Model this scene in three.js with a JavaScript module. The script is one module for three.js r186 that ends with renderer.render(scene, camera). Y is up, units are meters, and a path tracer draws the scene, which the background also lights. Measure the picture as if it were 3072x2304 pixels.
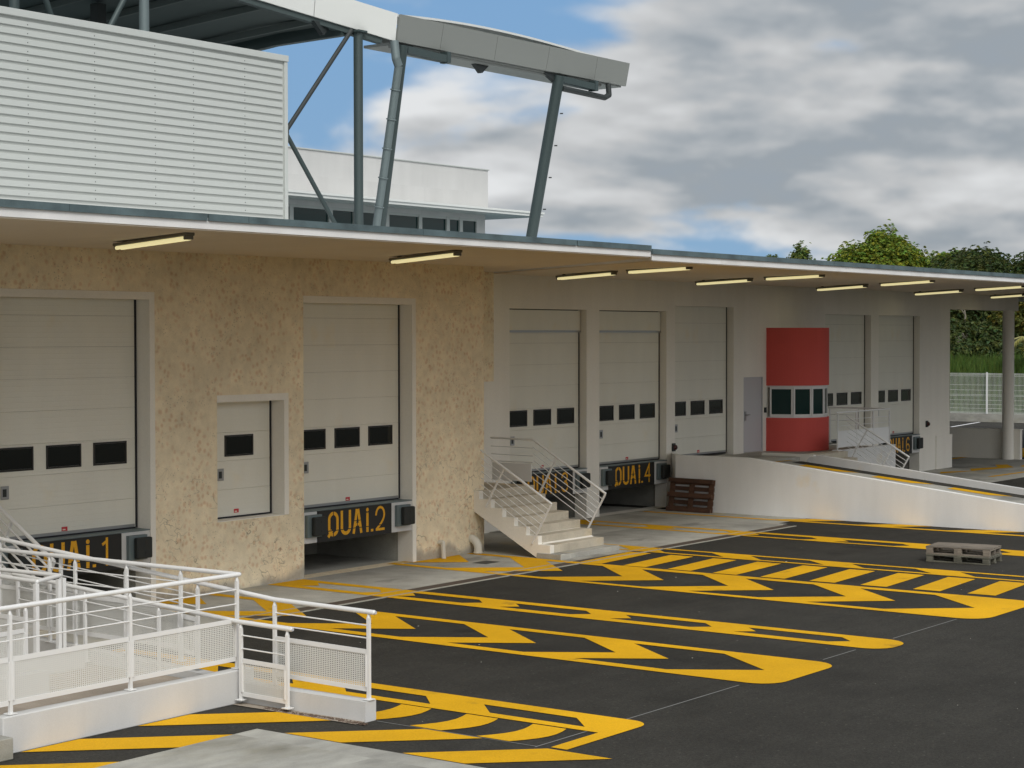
import * as THREE from 'three';
import { RoundedBoxGeometry } from 'three/addons/geometries/RoundedBoxGeometry.js';
import { mergeGeometries } from 'three/addons/utils/BufferGeometryUtils.js';
import { ImprovedNoise } from 'three/addons/math/ImprovedNoise.js';
import { RectAreaLightUniformsLib } from 'three/addons/lights/RectAreaLightUniformsLib.js';

// ------------------------------------------------------------------ camera
const scene = new THREE.Scene();
const camera = new THREE.PerspectiveCamera(23.163, 4 / 3, 0.1, 3000);
camera.position.set(-29.0756, 4.2, 22.1349);
const VIEW = new THREE.Vector3(0.804398, -0.025374, -0.593549), UP = new THREE.Vector3(0.02125, 0.999677, -0.013938);
camera.up.copy(UP);
camera.lookAt(camera.position.clone().add(VIEW));
const RIGHT = new THREE.Vector3().crossVectors(VIEW, UP).normalize();

// ------------------------------------------------------------------ light
const SUN = new THREE.Vector3(-0.42, 0.69, 0.59).normalize();
const sun = new THREE.DirectionalLight(new THREE.Color(1.0, 0.965, 0.91), 1.2);
sun.position.copy(SUN).multiplyScalar(80);
sun.castShadow = true; sun.shadow.radius = 30; sun.shadow.mapSize.set(2048, 2048);
Object.assign(sun.shadow.camera, { left: -60, right: 60, top: 60, bottom: -60, near: 1, far: 220 });
scene.add(sun);
const EXPOSURE = 1.0;

// ------------------------------------------------------------------ random / noise
function rng(seed) { let s = seed >>> 0; return () => { s = (s + 0x6D2B79F5) >>> 0; let t = s; t = Math.imul(t ^ (t >>> 15), t | 1); t ^= t + Math.imul(t ^ (t >>> 7), t | 61); return ((t ^ (t >>> 14)) >>> 0) / 4294967296; }; }
function makeNoise(seed) { const R = Math.random; Math.random = rng(seed); const n = new ImprovedNoise(); Math.random = R; return n; }
const N1 = makeNoise(7);
function fbm(x, y, z, oct = 5, gain = 0.5, lac = 2.03) { let a = 1, s = 0, t = 0; for (let i = 0; i < oct; i++) { s += a * N1.noise(x, y, z + i * 7.3); t += a; a *= gain; x *= lac; y *= lac; z *= lac; } return s / t; }
const clamp = (v, a = 0, b = 1) => Math.min(b, Math.max(a, v));
const smooth = (a, b, v) => { const t = clamp((v - a) / (b - a)); return t * t * (3 - 2 * t); };
const mix = (a, b, t) => a + (b - a) * t;

// ------------------------------------------------------------------ sky (computed, equirectangular)
{
  const W = 4096, H = 2048, data = new Float32Array(W * H * 4);
  // cloud banks and openings as seen over the yard, as directions (azimuth and elevation about the view)
  const banks = [ // degrees right of / above the view axis, half widths, amount
    [-12, 9.5, 5, 4, -0.7], [1.0, 10.9, 4.6, 1.7, -0.75], [-6.3, 9.3, 3.2, 2.2, -0.5], [-3.3, 7.0, 2.6, 1.7, 0.30], [6, 9.5, 3.5, 3, 0.35], [10, 7.6, 8, 3.0, 0.55], [15, 9, 5, 5, 0.4], [-6.2, 5.6, 2.4, 1.2, 0.3], [4, 8, 4, 3, 0.25],
    [1, 6.2, 4, 1.6, 0.28], [1.8, 4.15, 3.4, 0.6, -0.55], [3.4, 4.75, 1.2, 0.45, 0.45], [13.5, 5.6, 3, .6, 0.35], [9, 3.5, 7, 0.6, -0.45]];
  const greys = [[13.5, 8.2, 5, 1.5, 0.5], [9.5, 11.6, 4, 0.9, 0.22], [9, 7.0, 3.5, 1.3, 0.36], [13, 6.5, 3.5, .6, 0.3], [-2.6, 6.2, 2.6, .6, 0.22], [3, 6.1, 3, .5, .15]]; // shaded bases
  const dir = new THREE.Vector3();
  const dens = (x, y, z) => {
    const k = 1 / (Math.max(y, 0) + 0.18); // layer seen in perspective
    const px = x * k * 1.15, pz = z * k * 1.15;
    const wx = N1.noise(px * 1.3 + 5, pz * 1.3, 3.3) * 0.35, wz = N1.noise(px * 1.3, pz * 1.3 + 9, 8.1) * 0.35;
    return fbm(px * 1.8 + wx, y * 5.0, pz * 1.8 + wz, 8, 0.55) * 1.8;
  };
  for (let j = 0; j < H; j++) {
    const el = (j + 0.5) / H * Math.PI - Math.PI / 2; // row 0 = bottom
    for (let i = 0; i < W; i++) {
      const o = (j * W + i) * 4, az = ((i + 0.5) / W - 0.5) * 2 * Math.PI;
      const cy = Math.cos(el), dx = Math.cos(az) * cy, dy = Math.sin(el), dz = Math.sin(az) * cy;
      let r, g, b;
      if (dy < -0.03) { r = 0.10; g = 0.105; b = 0.09; }
      else {
        const y = Math.max(dy, 0.0);
        // clear air
        const t = Math.pow(1 - y, 4);
        r = mix(0.16, 0.27, t); g = mix(0.35, 0.43, t); b = mix(0.66, 0.60, t);
        let bias = 0.16, grey = 0;
        const f = dx * VIEW.x + dy * VIEW.y + dz * VIEW.z;
        if (f > 0.8) {
          const u = Math.atan2(dx * RIGHT.x + dy * RIGHT.y + dz * RIGHT.z, f) * 57.3, v = Math.atan2(dx * UP.x + dy * UP.y + dz * UP.z, f) * 57.3;
          for (const q of banks) { const e = ((u - q[0]) / q[2]) ** 2 + ((v - q[1]) / q[3]) ** 2; if (e < 9) bias += q[4] * Math.exp(-e); }
          for (const q of greys) { const e = ((u - q[0]) / q[2]) ** 2 + ((v - q[1]) / q[3]) ** 2; if (e < 9) grey += q[4] * Math.exp(-e); }
        }
        const d0 = dens(dx, y, dz) + bias;
        const c = smooth(-0.30, 0.30, d0);
        if (c > 0) {
          // lit towards the upper left, grey where thick
          const s1 = 0.014, d1 = dens(dx - RIGHT.x * s1, y + s1, dz - RIGHT.z * s1) + bias;
          const rim = clamp((d0 - d1) * 1.2, -0.4, 0.5), edge = 1 - smooth(0.05, 0.75, d0);
          const k = 1 / (y + 0.18), qx = dx * k, qz = dz * k, w = N1.noise(qx * 3, y * 20, qz * 3 + 2) * 0.18;
          const shade = fbm(qx * 1.9 + w, y * 11, qz * 1.9 + 40, 5), puff = fbm(qx * 6 + w, y * 26, qz * 8 + w + 60, 5);
          const l = clamp(0.50 + 0.46 * shade + 0.17 * puff + 0.26 * rim + 0.13 * edge - grey * 0.22, 0.22, 0.80);
          const t2 = clamp((0.55 - l) * 3.2);
          r = mix(r, l * mix(0.99, 0.86, t2), c * 0.95); g = mix(g, l, c * 0.95); b = mix(b, l * mix(1.0, 1.12, t2), c * 0.95);
        }
      }
      const ds = dx * SUN.x + dy * SUN.y + dz * SUN.z; // sun behind thin cloud: its aureole, strengthened here to light the shaded front
      if (dy > -0.03) { const th = Math.acos(clamp(ds, -1, 1)) * 57.3, veil = 1 + 0.35 * smooth(-0.2, 0.8, ds), wash = 0.7 * smooth(-0.2, 0.5, ds), lum = (r + g + b) / 3, addedGlow = 3.5 * Math.exp(-((th / 21) ** 2));
        r = mix(r, lum, wash) * veil + addedGlow; g = mix(g, lum * 0.985, wash) * veil + addedGlow * 0.99; b = mix(b, lum * 0.98, wash) * veil + addedGlow * 0.93; }
      data[o] = r; data[o + 1] = g; data[o + 2] = b; data[o + 3] = 1;
    }
  }
  const tex = new THREE.DataTexture(data, W, H, THREE.RGBAFormat, THREE.FloatType);
  tex.mapping = THREE.EquirectangularReflectionMapping; tex.magFilter = tex.minFilter = THREE.LinearFilter; tex.colorSpace = THREE.LinearSRGBColorSpace; tex.needsUpdate = true;
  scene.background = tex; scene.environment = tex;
}

// ------------------------------------------------------------------ textures
const toS = (l) => 255 * (l <= 0.0031308 ? 12.92 * l : 1.055 * Math.pow(Math.max(l, 0), 1 / 2.4) - 0.055);
function colorTex(w, h, mW, mH, fn) { // fn(x metres, y metres, i, j) -> linear rgb
  const d = new Uint8Array(w * h * 4);
  for (let j = 0; j < h; j++) for (let i = 0; i < w; i++) {
    const c = fn((i + 0.5) / w * mW, (j + 0.5) / h * mH, i, j), o = (j * w + i) * 4;
    d[o] = clamp(toS(c[0]), 0, 255); d[o + 1] = clamp(toS(c[1]), 0, 255); d[o + 2] = clamp(toS(c[2]), 0, 255); d[o + 3] = 255;
  }
  const t = new THREE.DataTexture(d, w, h, THREE.RGBAFormat); t.colorSpace = THREE.SRGBColorSpace;
  t.wrapS = t.wrapT = THREE.RepeatWrapping; t.magFilter = THREE.LinearFilter; t.minFilter = THREE.LinearMipmapLinearFilter; t.repeat.set(1 / mW, 1 / mH); t.needsUpdate = true; return t;
}
function greyTex(w, h, mW, mH, fn) {
  const d = new Uint8Array(w * h * 4);
  for (let j = 0; j < h; j++) for (let i = 0; i < w; i++) { const v = clamp(fn((i + 0.5) / w * mW, (j + 0.5) / h * mH, i, j)) * 255, o = (j * w + i) * 4; d[o] = d[o + 1] = d[o + 2] = v; d[o + 3] = 255; }
  const t = new THREE.DataTexture(d, w, h, THREE.RGBAFormat);
  t.wrapS = t.wrapT = THREE.RepeatWrapping; t.magFilter = THREE.LinearFilter; t.minFilter = THREE.LinearMipmapLinearFilter; t.repeat.set(1 / mW, 1 / mH); t.needsUpdate = true; return t;
}
const R0 = rng(11);
const grain = new Float32Array(512 * 512).map(() => R0());
const gr = (i, j) => grain[(j & 511) * 512 + (i & 511)];

const asphaltMap = colorTex(2048, 2048, 32, 32, (x, y, i, j) => {
  const big = fbm(x * 0.22, y * 0.22, 1.5, 4), mid = fbm(x * 1.3, y * 1.3, 4.5, 4), g = gr(i, j), g2 = gr(i + 91, j * 3 + 17);
  let l = 0.036 * (1 + big * 0.42 + mid * 0.3) * (0.72 + 0.56 * g);
  const str = fbm(x * 0.9, y * 7, 12.5, 3); l *= 1 + str * 0.16; // roller passes
  if (g2 > 0.9965) l += 0.10 * gr(i + 5, j); // light chippings
  const oil = smooth(0.30, 0.52, fbm(x * 0.55 + 3, y * 0.55, 21.5, 4)); l *= 1 - 0.42 * oil;
  return [l * 1.08, l * 1.02, l * 0.86];
});
const grainBump = greyTex(512, 512, 1.2, 1.2, (x, y, i, j) => 0.5 * gr(i, j) + 0.5 * gr(i >> 1, j >> 1));
const concreteMap = colorTex(1024, 1024, 8, 8, (x, y, i, j) => {
  const big = fbm(x * 0.5, y * 0.5, 31.5, 5), mid = fbm(x * 3, y * 3, 33.5, 4), g = gr(i, j);
  let l = 0.36 * (1 + big * 0.5 + mid * 0.28) * (0.86 + 0.28 * g);
  l *= 1 - 0.35 * smooth(0.22, 0.5, fbm(x * 0.8, y * 1.4 + 7, 44.5, 5));
  const rust = smooth(0.25, 0.55, fbm(x * 0.6 + 9, y * 0.6, 48.5, 4));
  return [l * (1.02 + 0.08 * rust), l, l * (0.90 - 0.14 * rust)];
});
const slabMap = colorTex(1024, 1024, 5, 5, (x, y, i, j) => {
  const big = fbm(x * 0.6, y * 0.9, 131.5, 5), mid = fbm(x * 2.4, y * 5, 133.5, 4), g = gr(i, j);
  let l = 0.33 * (1 + big * 0.6 + mid * 0.35) * (0.9 + 0.2 * g);
  const dirt = smooth(0.05, 0.5, fbm(x * 0.5 + 4, y * 0.9, 148.5, 5)); l *= 1 - 0.42 * dirt;
  return [l * (1.0 + 0.06 * dirt), l * 0.98, l * (0.87 - 0.16 * dirt)];
});
// cracks helper: cellular edge distance
function cells(seed) {
  const rn = rng(seed), P = new Float32Array(64 * 64 * 2).map(() => rn());
  return (x, y) => { const ix = Math.floor(x), iy = Math.floor(y); let a = 9, b = 9; for (let v = -1; v <= 1; v++) for (let u = -1; u <= 1; u++) { const k = (((iy + v) & 63) * 64 + ((ix + u) & 63)) * 2, dx = ix + u + P[k] - x, dy = iy + v + P[k + 1] - y, d = dx * dx + dy * dy; if (d < a) { b = a; a = d; } else if (d < b) b = d; } return [Math.sqrt(a), Math.sqrt(b) - Math.sqrt(a)]; };
}
const cellA = cells(3), cellB = cells(19), cellC = cells(29);
const stoneFn = (x, y, i, j) => {
  const w1 = fbm(x * 3, y * 3, 61.5, 3) * 0.35, w2 = fbm(x * 3 + 7, y * 3, 63.5, 3) * 0.35;
  const [, e] = cellA((x + w1) * 4.6, (y + w2) * 4.6);
  const crackOn = smooth(-0.1, 0.22, fbm(x * 2.1, y * 2.1, 70.5, 3)) * smooth(3.4, 0.8, y); // joints open in the lower courses
  const crack = smooth(0.05, 0.015, e) * crackOn;
  const [c1] = cellB((x + w1 * 0.2) * 8.5, (y + w2 * 0.2) * 7.5);
  const blot = smooth(0.40, 0.08, c1) * smooth(-0.30, 0.30, fbm(x * 3.1, y * 3.1, 75.5, 3));
  const [c2] = cellC(x * 13, y * 13); const pit = smooth(0.17, 0.05, c2) * smooth(0.0, 0.25, fbm(x * 4.1 + 3, y * 4.1, 79.5, 3));
  const big = fbm(x * 0.7, y * 0.7, 65.5, 4), mid = fbm(x * 6, y * 6, 67.5, 4), g = gr(i, j);
  let l = 1 + big * 0.22 + mid * 0.20 + (g - 0.5) * 0.13;
  let r = 0.78 * l, gg = 0.68 * l, b = 0.52 * l;
  const br = 1 - 0.22 * blot; r *= br * (1 + 0.1 * blot); gg *= br * (1 - 0.06 * blot); b *= br * (1 - 0.14 * blot);
  const k = 1 - Math.max(0.5 * crack, 0.42 * pit); r *= k; gg *= k; b *= k * 0.95;
  const base = smooth(0.24, 0.06, y + fbm(x * 1.3, 0, 82.5, 4) * 0.4); // cement left on the foot of the wall
  r = mix(r, 0.30 * l, base * 0.8); gg = mix(gg, 0.29 * l, base * 0.8); b = mix(b, 0.26 * l, base * 0.8);
  return [r, gg, b];
};
const stoneMap = colorTex(2048, 1024, 12, 6, stoneFn);
const stoneBump = greyTex(1024, 512, 12, 6, (x, y, i, j) => 0.5 + 0.5 * fbm(x * 7, y * 7, 67.5, 4) + 0.2 * gr(i, j) - 0.25 * smooth(0.06, 0.0, cellA((x + fbm(x * 3, y * 3, 61.5, 3) * 0.35) * 4.6, (y + fbm(x * 3 + 7, y * 3, 63.5, 3) * 0.35) * 4.6)[1]));
const plasterFn = (tint, amt, seed) => (x, y, i, j) => {
  const big = fbm(x * 0.45, y * 0.45, seed, 4), streak = fbm(x * 2.2, y * 0.28, seed + 3, 4), g = gr(i, j), spot = smooth(0.33, 0.6, fbm(x * 1.1, y * 0.9, seed + 9, 5));
  const l = 1 + amt * (big * 0.5 + streak * 0.45) + (g - 0.5) * 0.06;
  return [tint[0] * l, tint[1] * l * (1 - spot * amt * 0.35), tint[2] * l * (1 - spot * amt * 0.9)];
};
const plasterMap = colorTex(512, 512, 8, 8, plasterFn([0.78, 0.755, 0.69], 0.16, 211.5));
const whiteMap = colorTex(1024, 1024, 8, 8, plasterFn([0.56, 0.56, 0.55], 0.26, 251.5));
const soffitMap = colorTex(512, 512, 8, 8, plasterFn([0.68, 0.60, 0.49], 0.12, 271.5));
const doorMap = colorTex(512, 512, 4, 4, plasterFn([0.70, 0.69, 0.61], 0.14, 291.5));
const yellowMap = colorTex(1024, 1024, 10, 10, (x, y, i, j) => {
  const big = fbm(x * 0.7, y * 0.7, 311.5, 4), g = gr(i, j), l = (1 + big * 0.28) * (0.9 + 0.2 * g);
  const worn = smooth(0.34, 0.5, fbm(x * 2.2, y * 2.2, 315.5, 5) + (g - 0.5) * 0.18);
  return [mix(0.66 * l, 0.2, worn * 0.5), mix(0.36 * l, 0.13, worn * 0.5), mix(0.010 * l, 0.03, worn * 0.5)];
});
const zincMap = colorTex(512, 128, 6, 1.5, (x, y, i, j) => { const f = fbm(x * 2.5, y * 3, 331.5, 5), g = gr(i, j), l = 1 + f * 0.7 + (g - 0.5) * 0.12; return [0.11 * l, 0.155 * l, 0.165 * l]; });
const woodMap = (seed, c) => colorTex(512, 128, 1.2, 0.3, (x, y, i, j) => { const f = fbm(x * 2, y * 60, seed, 4), s = fbm(x * 4, y * 5, seed + 5, 4), l = 1 + f * 0.55 + s * 0.5 + (gr(i, j) - 0.5) * 0.2; return [c[0] * l, c[1] * l, c[2] * l]; });
const perfAlpha = greyTex(32, 32, 0.026, 0.021, (x, y) => (Math.hypot(x - 0.013, y - 0.0105) < 0.0058 ? 0 : 1));

// ------------------------------------------------------------------ materials
const std = (o) => new THREE.MeshStandardMaterial(o);
const lin = (r, g, b) => new THREE.Color().setRGB(r, g, b);
const M = {
  asphalt: new THREE.MeshPhysicalMaterial({ map: asphaltMap, roughness: 0.92, specularIntensity: 0.35, bumpMap: grainBump, bumpScale: 0.006 }),
  concrete: std({ map: concreteMap, roughness: 0.9, bumpMap: grainBump, bumpScale: 0.003 }),
  slab: std({ map: slabMap, roughness: 0.9, bumpMap: grainBump, bumpScale: 0.003 }),
  stone: std({ map: stoneMap, roughness: 0.85, bumpMap: stoneBump, bumpScale: 0.02 }),
  plaster: std({ map: plasterMap, roughness: 0.9 }), white: std({ map: whiteMap, roughness: 0.85, bumpMap: grainBump, bumpScale: 0.0015 }), soffit: std({ map: soffitMap, roughness: 0.9 }),
  rampWhite: std({ map: whiteMap, color: lin(1.4, 1.4, 1.4), roughness: 0.85, bumpMap: grainBump, bumpScale: 0.0015 }), fascia: std({ map: whiteMap, color: lin(1.3, 1.3, 1.31), roughness: 0.7 }), door: std({ map: doorMap, roughness: 0.55 }), yellow: new THREE.MeshPhysicalMaterial({ map: yellowMap, roughness: 0.85, specularIntensity: 0.25, bumpMap: grainBump, bumpScale: 0.003 }),
  zinc: std({ map: zincMap, roughness: 0.5, metalness: 0.3 }), steel: std({ color: lin(0.045, 0.066, 0.066), roughness: 0.5, metalness: 0.2 }), galv: std({ color: lin(0.15, 0.19, 0.195), roughness: 0.55, metalness: 0.3 }),
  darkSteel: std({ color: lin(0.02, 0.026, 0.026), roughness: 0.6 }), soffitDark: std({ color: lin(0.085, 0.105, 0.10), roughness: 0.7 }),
  railWhite: std({ color: lin(0.70, 0.70, 0.69), roughness: 0.4 }), perf: std({ color: lin(0.60, 0.60, 0.57), roughness: 0.5, alphaMap: perfAlpha, alphaTest: 0.5, side: THREE.DoubleSide }),
  black: std({ color: lin(0.012, 0.012, 0.011), roughness: 0.6 }), rubber: std({ color: lin(0.017, 0.02, 0.019), roughness: 0.75 }), seal: std({ color: lin(0.012, 0.012, 0.016), roughness: 0.7 }),
  pane: new THREE.MeshPhysicalMaterial({ color: lin(0.008, 0.010, 0.008), roughness: 0.12 }), teal: new THREE.MeshPhysicalMaterial({ color: lin(0.008, 0.032, 0.030), roughness: 0.05, specularIntensity: 0.6 }),
  red: std({ map: colorTex(512, 512, 4, 4, plasterFn([0.62, 0.090, 0.074], 0.14, 351.5)), roughness: 0.8 }),
  panelGrey: std({ color: lin(0.25, 0.265, 0.25), roughness: 0.45, metalness: 0.1 }), panelWhite: std({ color: lin(0.70, 0.72, 0.70), roughness: 0.4 }),  // panelGrey has the shade of the leaning fascia mixed in
  cladding: std({ color: lin(0.47, 0.495, 0.475), roughness: 0.5, metalness: 0.05 }), greyDoor: std({ color: lin(0.50, 0.50, 0.52), roughness: 0.5 }),
  metal: std({ color: lin(0.35, 0.36, 0.36), roughness: 0.35, metalness: 0.7 }), sticker: std({ color: lin(0.5, 0.02, 0.03), roughness: 0.5 }), stickerW: std({ color: lin(0.7, 0.6, 0.5), roughness: 0.5 }),
  tube: std({ color: lin(0.8, 0.78, 0.5), emissive: lin(1.0, 0.88, 0.46), emissiveIntensity: 0.62, roughness: 0.4 }), lampBody: std({ color: lin(0.13, 0.12, 0.085), roughness: 0.5 }),
  pipe: std({ color: lin(0.62, 0.60, 0.53), roughness: 0.6 }), debris: std({ color: lin(0.10, 0.065, 0.045), roughness: 1 }),
  brownFloor: std({ map: colorTex(512, 512, 4, 4, (x, y, i, j) => { const f = fbm(x * 1.5, y * 1.5, 371.5, 5), l = (1 + f * 0.5) * (0.88 + 0.24 * gr(i, j)); return [0.31 * l, 0.265 * l, 0.215 * l]; }), roughness: 0.95 }),
  chalk: std({ color: lin(0.20, 0.20, 0.19), roughness: 0.9 }), grate: std({ color: lin(0.075, 0.055, 0.042), roughness: 0.8 }),
  pitGrey: std({ map: concreteMap, color: lin(0.8, 0.8, 0.78), roughness: 0.9 }), parkWhite: std({ color: lin(0.75, 0.75, 0.75), roughness: 0.8 }),
};

// ------------------------------------------------------------------ geometry helpers (all in world metres)
function fin(g) {
  if (g.index) g = g.toNonIndexed();
  for (const k of Object.keys(g.attributes)) if (!['position', 'normal', 'color'].includes(k)) g.deleteAttribute(k);
  if (!g.attributes.normal) g.computeVertexNormals();
  const p = g.attributes.position, n = g.attributes.normal, uv = new Float32Array(p.count * 2);
  for (let i = 0; i < p.count; i += 3) {
    const ax = Math.abs(n.getX(i) + n.getX(i + 1) + n.getX(i + 2)), ay = Math.abs(n.getY(i) + n.getY(i + 1) + n.getY(i + 2)), az = Math.abs(n.getZ(i) + n.getZ(i + 1) + n.getZ(i + 2));
    for (let k = i; k < i + 3; k++) {
      if (ay >= ax && ay >= az) { uv[2 * k] = p.getX(k); uv[2 * k + 1] = p.getZ(k); }
      else if (ax > az) { uv[2 * k] = p.getZ(k); uv[2 * k + 1] = p.getY(k); }
      else { uv[2 * k] = p.getX(k); uv[2 * k + 1] = p.getY(k); }
    }
  }
  g.setAttribute('uv', new THREE.BufferAttribute(uv, 2)); g.clearGroups(); return g;
}
const box = (x0, x1, y0, y1, z0, z1) => fin(new THREE.BoxGeometry(x1 - x0, y1 - y0, z1 - z0).translate((x0 + x1) / 2, (y0 + y1) / 2, (z0 + z1) / 2));
const rbox = (x0, x1, y0, y1, z0, z1, r = 0.012, s = 2) => fin(new RoundedBoxGeometry(x1 - x0, y1 - y0, z1 - z0, s, r).translate((x0 + x1) / 2, (y0 + y1) / 2, (z0 + z1) / 2));
const V = (a) => new THREE.Vector3(...a);
function bar(p, q, r, seg = 10) { const a = V(p), b = V(q), d = b.clone().sub(a), L = d.length(), g = new THREE.CylinderGeometry(r, r, L, seg, 1); g.applyQuaternion(new THREE.Quaternion().setFromUnitVectors(new THREE.Vector3(0, 1, 0), d.normalize())); g.translate((p[0] + q[0]) / 2, (p[1] + q[1]) / 2, (p[2] + q[2]) / 2); return fin(g); }
function beam(p, q, w, h, upv = [0, 1, 0]) { // rectangular bar; w across, h along up
  const a = V(p), b = V(q), z = b.clone().sub(a), L = z.length(); z.normalize(); const x = new THREE.Vector3().crossVectors(V(upv), z).normalize(), y = new THREE.Vector3().crossVectors(z, x);
  const g = new THREE.BoxGeometry(w, h, L); g.applyMatrix4(new THREE.Matrix4().makeBasis(x, y, z)); g.translate((p[0] + q[0]) / 2, (p[1] + q[1]) / 2, (p[2] + q[2]) / 2); return fin(g);
}
const ball = (p, r) => fin(new THREE.SphereGeometry(r, 10, 8).translate(...p));
function path(pts, r, seg = 10) { const g = []; pts.forEach((p, i) => { if (i) g.push(bar(pts[i - 1], p, r, seg)); if (i && i < pts.length - 1) g.push(ball(p, r)); }); return g; }
function flat(poly, holes = [], y = 0) { const s = new THREE.Shape(poly.map(([x, z]) => new THREE.Vector2(x, -z))); for (const h of holes) s.holes.push(new THREE.Path(h.map(([x, z]) => new THREE.Vector2(x, -z)))); return fin(new THREE.ShapeGeometry(s).rotateX(-Math.PI / 2).translate(0, y, 0)); }
function wallXY(outline, holes, z0, z1) { const s = new THREE.Shape(outline.map((p) => new THREE.Vector2(...p))); for (const h of holes) s.holes.push(new THREE.Path(h.map((p) => new THREE.Vector2(...p)))); return fin(new THREE.ExtrudeGeometry(s, { depth: z1 - z0, bevelEnabled: false }).translate(0, 0, z0)); }
const rect = (x0, x1, y0, y1) => [[x0, y0], [x1, y0], [x1, y1], [x0, y1]];
function slabXZ(poly, y0, y1) { const s = new THREE.Shape(poly.map(([x, z]) => new THREE.Vector2(x, -z))); return fin(new THREE.ExtrudeGeometry(s, { depth: y1 - y0, bevelEnabled: false }).rotateX(-Math.PI / 2).translate(0, y0, 0)); }
function profX(poly, x0, x1) { // profile in (z,y), extruded along x
  const s = new THREE.Shape(poly.map(([z, y]) => new THREE.Vector2(-z, y))); return fin(new THREE.ExtrudeGeometry(s, { depth: x1 - x0, bevelEnabled: false }).rotateY(Math.PI / 2).translate(x0, 0, 0));
}
const names = new Map();
const numbered = (n) => { const k = names.get(n) || 0; names.set(n, k + 1); return k ? `${n}_${String(k).padStart(3, '0')}` : n; };
function tag(o, label, category, group, kind) { o.userData = { label, category }; if (group) o.userData.group = group; if (kind) o.userData.kind = kind; return o; }
function thing(name, base, label, category, group) { const g = new THREE.Group(); g.name = numbered(name); g.position.set(...base); scene.add(g); g.userData.base = base; tag(g, label, category, group); g.base = base; return g; }
function merge(geos) { return Array.isArray(geos) ? (geos.length > 1 ? mergeGeometries(geos) : geos[0]) : geos; }
function part(parent, name, geos, mat, extra) { // world geometry, re-based to the thing
  const b = parent.base || [0, 0, 0], g = merge(geos).translate(-b[0], -b[1], -b[2]);
  const m = new THREE.Mesh(g, mat); m.name = name; m.castShadow = m.receiveShadow = true; if (extra) m.userData = extra; m.base = b; parent.add(m); return m;
}
function structure(name, geos, mat) { const m = new THREE.Mesh(merge(geos), mat); m.name = numbered(name); m.userData = { kind: 'structure' }; m.castShadow = m.receiveShadow = true; m.base = [0, 0, 0]; scene.add(m); return m; }

// ------------------------------------------------------------------ ground
structure('ground', flat([[-400, 400], [500, 400], [500, -400], [-400, -400]], [], -0.02), std({ color: lin(0.07, 0.075, 0.05), roughness: 1 }));
const yard = structure('asphalt_yard', flat([[-60, 60], [60, 60], [60, -40], [-60, -40]], [], 0), M.asphalt);
part(yard, 'concrete_apron', [flat([[-20, 2.28], [8.2, 2.28], [8.2, 2.05], [9.6, 2.05], [9.6, -4.4], [-20, -4.4]], [], 0.004), flat([[14.5, 1.4], [32.4, 1.4], [32.4, -5], [14.5, -5]], [], 0.004)], M.concrete);
part(yard, 'drain_channel_edge', [box(-20, 7.9, 0.0, 0.009, 2.283, 2.33), box(-20, 7.9, 0.0, 0.009, 2.60, 2.66)], std({ map: concreteMap, color: lin(0.95, 0.95, 0.9), roughness: 0.9 }));
part(yard, 'drain_channel', flat([[-20, 2.60], [7.9, 2.60], [7.9, 2.33], [-20, 2.33]], [], 0.005), M.grate);
part(yard, 'drain_cover', flat([[-1.66, 1.3], [-1.22, 1.3], [-1.22, 0.98], [-1.66, 0.98]], [], 0.009), std({ color: lin(0.06, 0.06, 0.055), roughness: 0.7, bumpMap: greyTex(32, 32, 0.06, 0.06, (x) => (x < 0.03 ? 0 : 1)), bumpScale: 0.01 }));
part(yard, 'concrete_slab', flat([[-40, 40], [-14.74, 40], [-14.66, 8.14], [-40, 8.14]], [], 0.012), M.slab);
part(yard, 'slab_edge', [box(-40, -14.665, -0.01, 0.014, 8.11, 8.14)], M.slab);
part(yard, 'chalk_line', [[-13.6, -9.4], [-7.2, -6.25], [-5.1, -2.9]].map(([a, b]) => flat([[a, 11.013], [b, 11.013], [b, 10.995], [a, 10.995]], [], 0.004)).concat([flat([[-13.575, 11], [-13.56, 11], [-13.56, 8.85], [-13.575, 8.85]], [], 0.004)]), M.chalk);
// yellow markings
const yl = (name, polys, y = 0.008, sh = 0) => {
  const gs = polys.map(([o, h]) => flat(o, h || [], y)).map((g) => { if (sh) { const p = g.attributes.position; for (let i = 0; i < p.count; i++) { const z = p.getZ(i); p.setX(i, p.getX(i) + sh * clamp((5 - z) / 5, 0, 1.2)); } } return g; });
  return part(yard, name, gs, M.yellow);
};
const clipZ = (poly, zmin, zmax = 99) => { let out = poly; for (const [s, lim] of [[1, zmin], [-1, -zmax]]) { const r = []; for (let i = 0; i < out.length; i++) { const a = out[i], b = out[(i + 1) % out.length], ia = s * a[1] >= lim, ib = s * b[1] >= lim; if (ia) r.push(a); if (ia !== ib) { const t = (lim * s - a[1]) / (b[1] - a[1]); r.push([a[0] + (b[0] - a[0]) * t, lim * s]); } } out = r; if (!out.length) break; } return out; };
const clipX = (poly, xmax) => clipZ(poly.map(([x, z]) => [z, -x]), -xmax).map(([z, nx]) => [-nx, z]);
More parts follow.
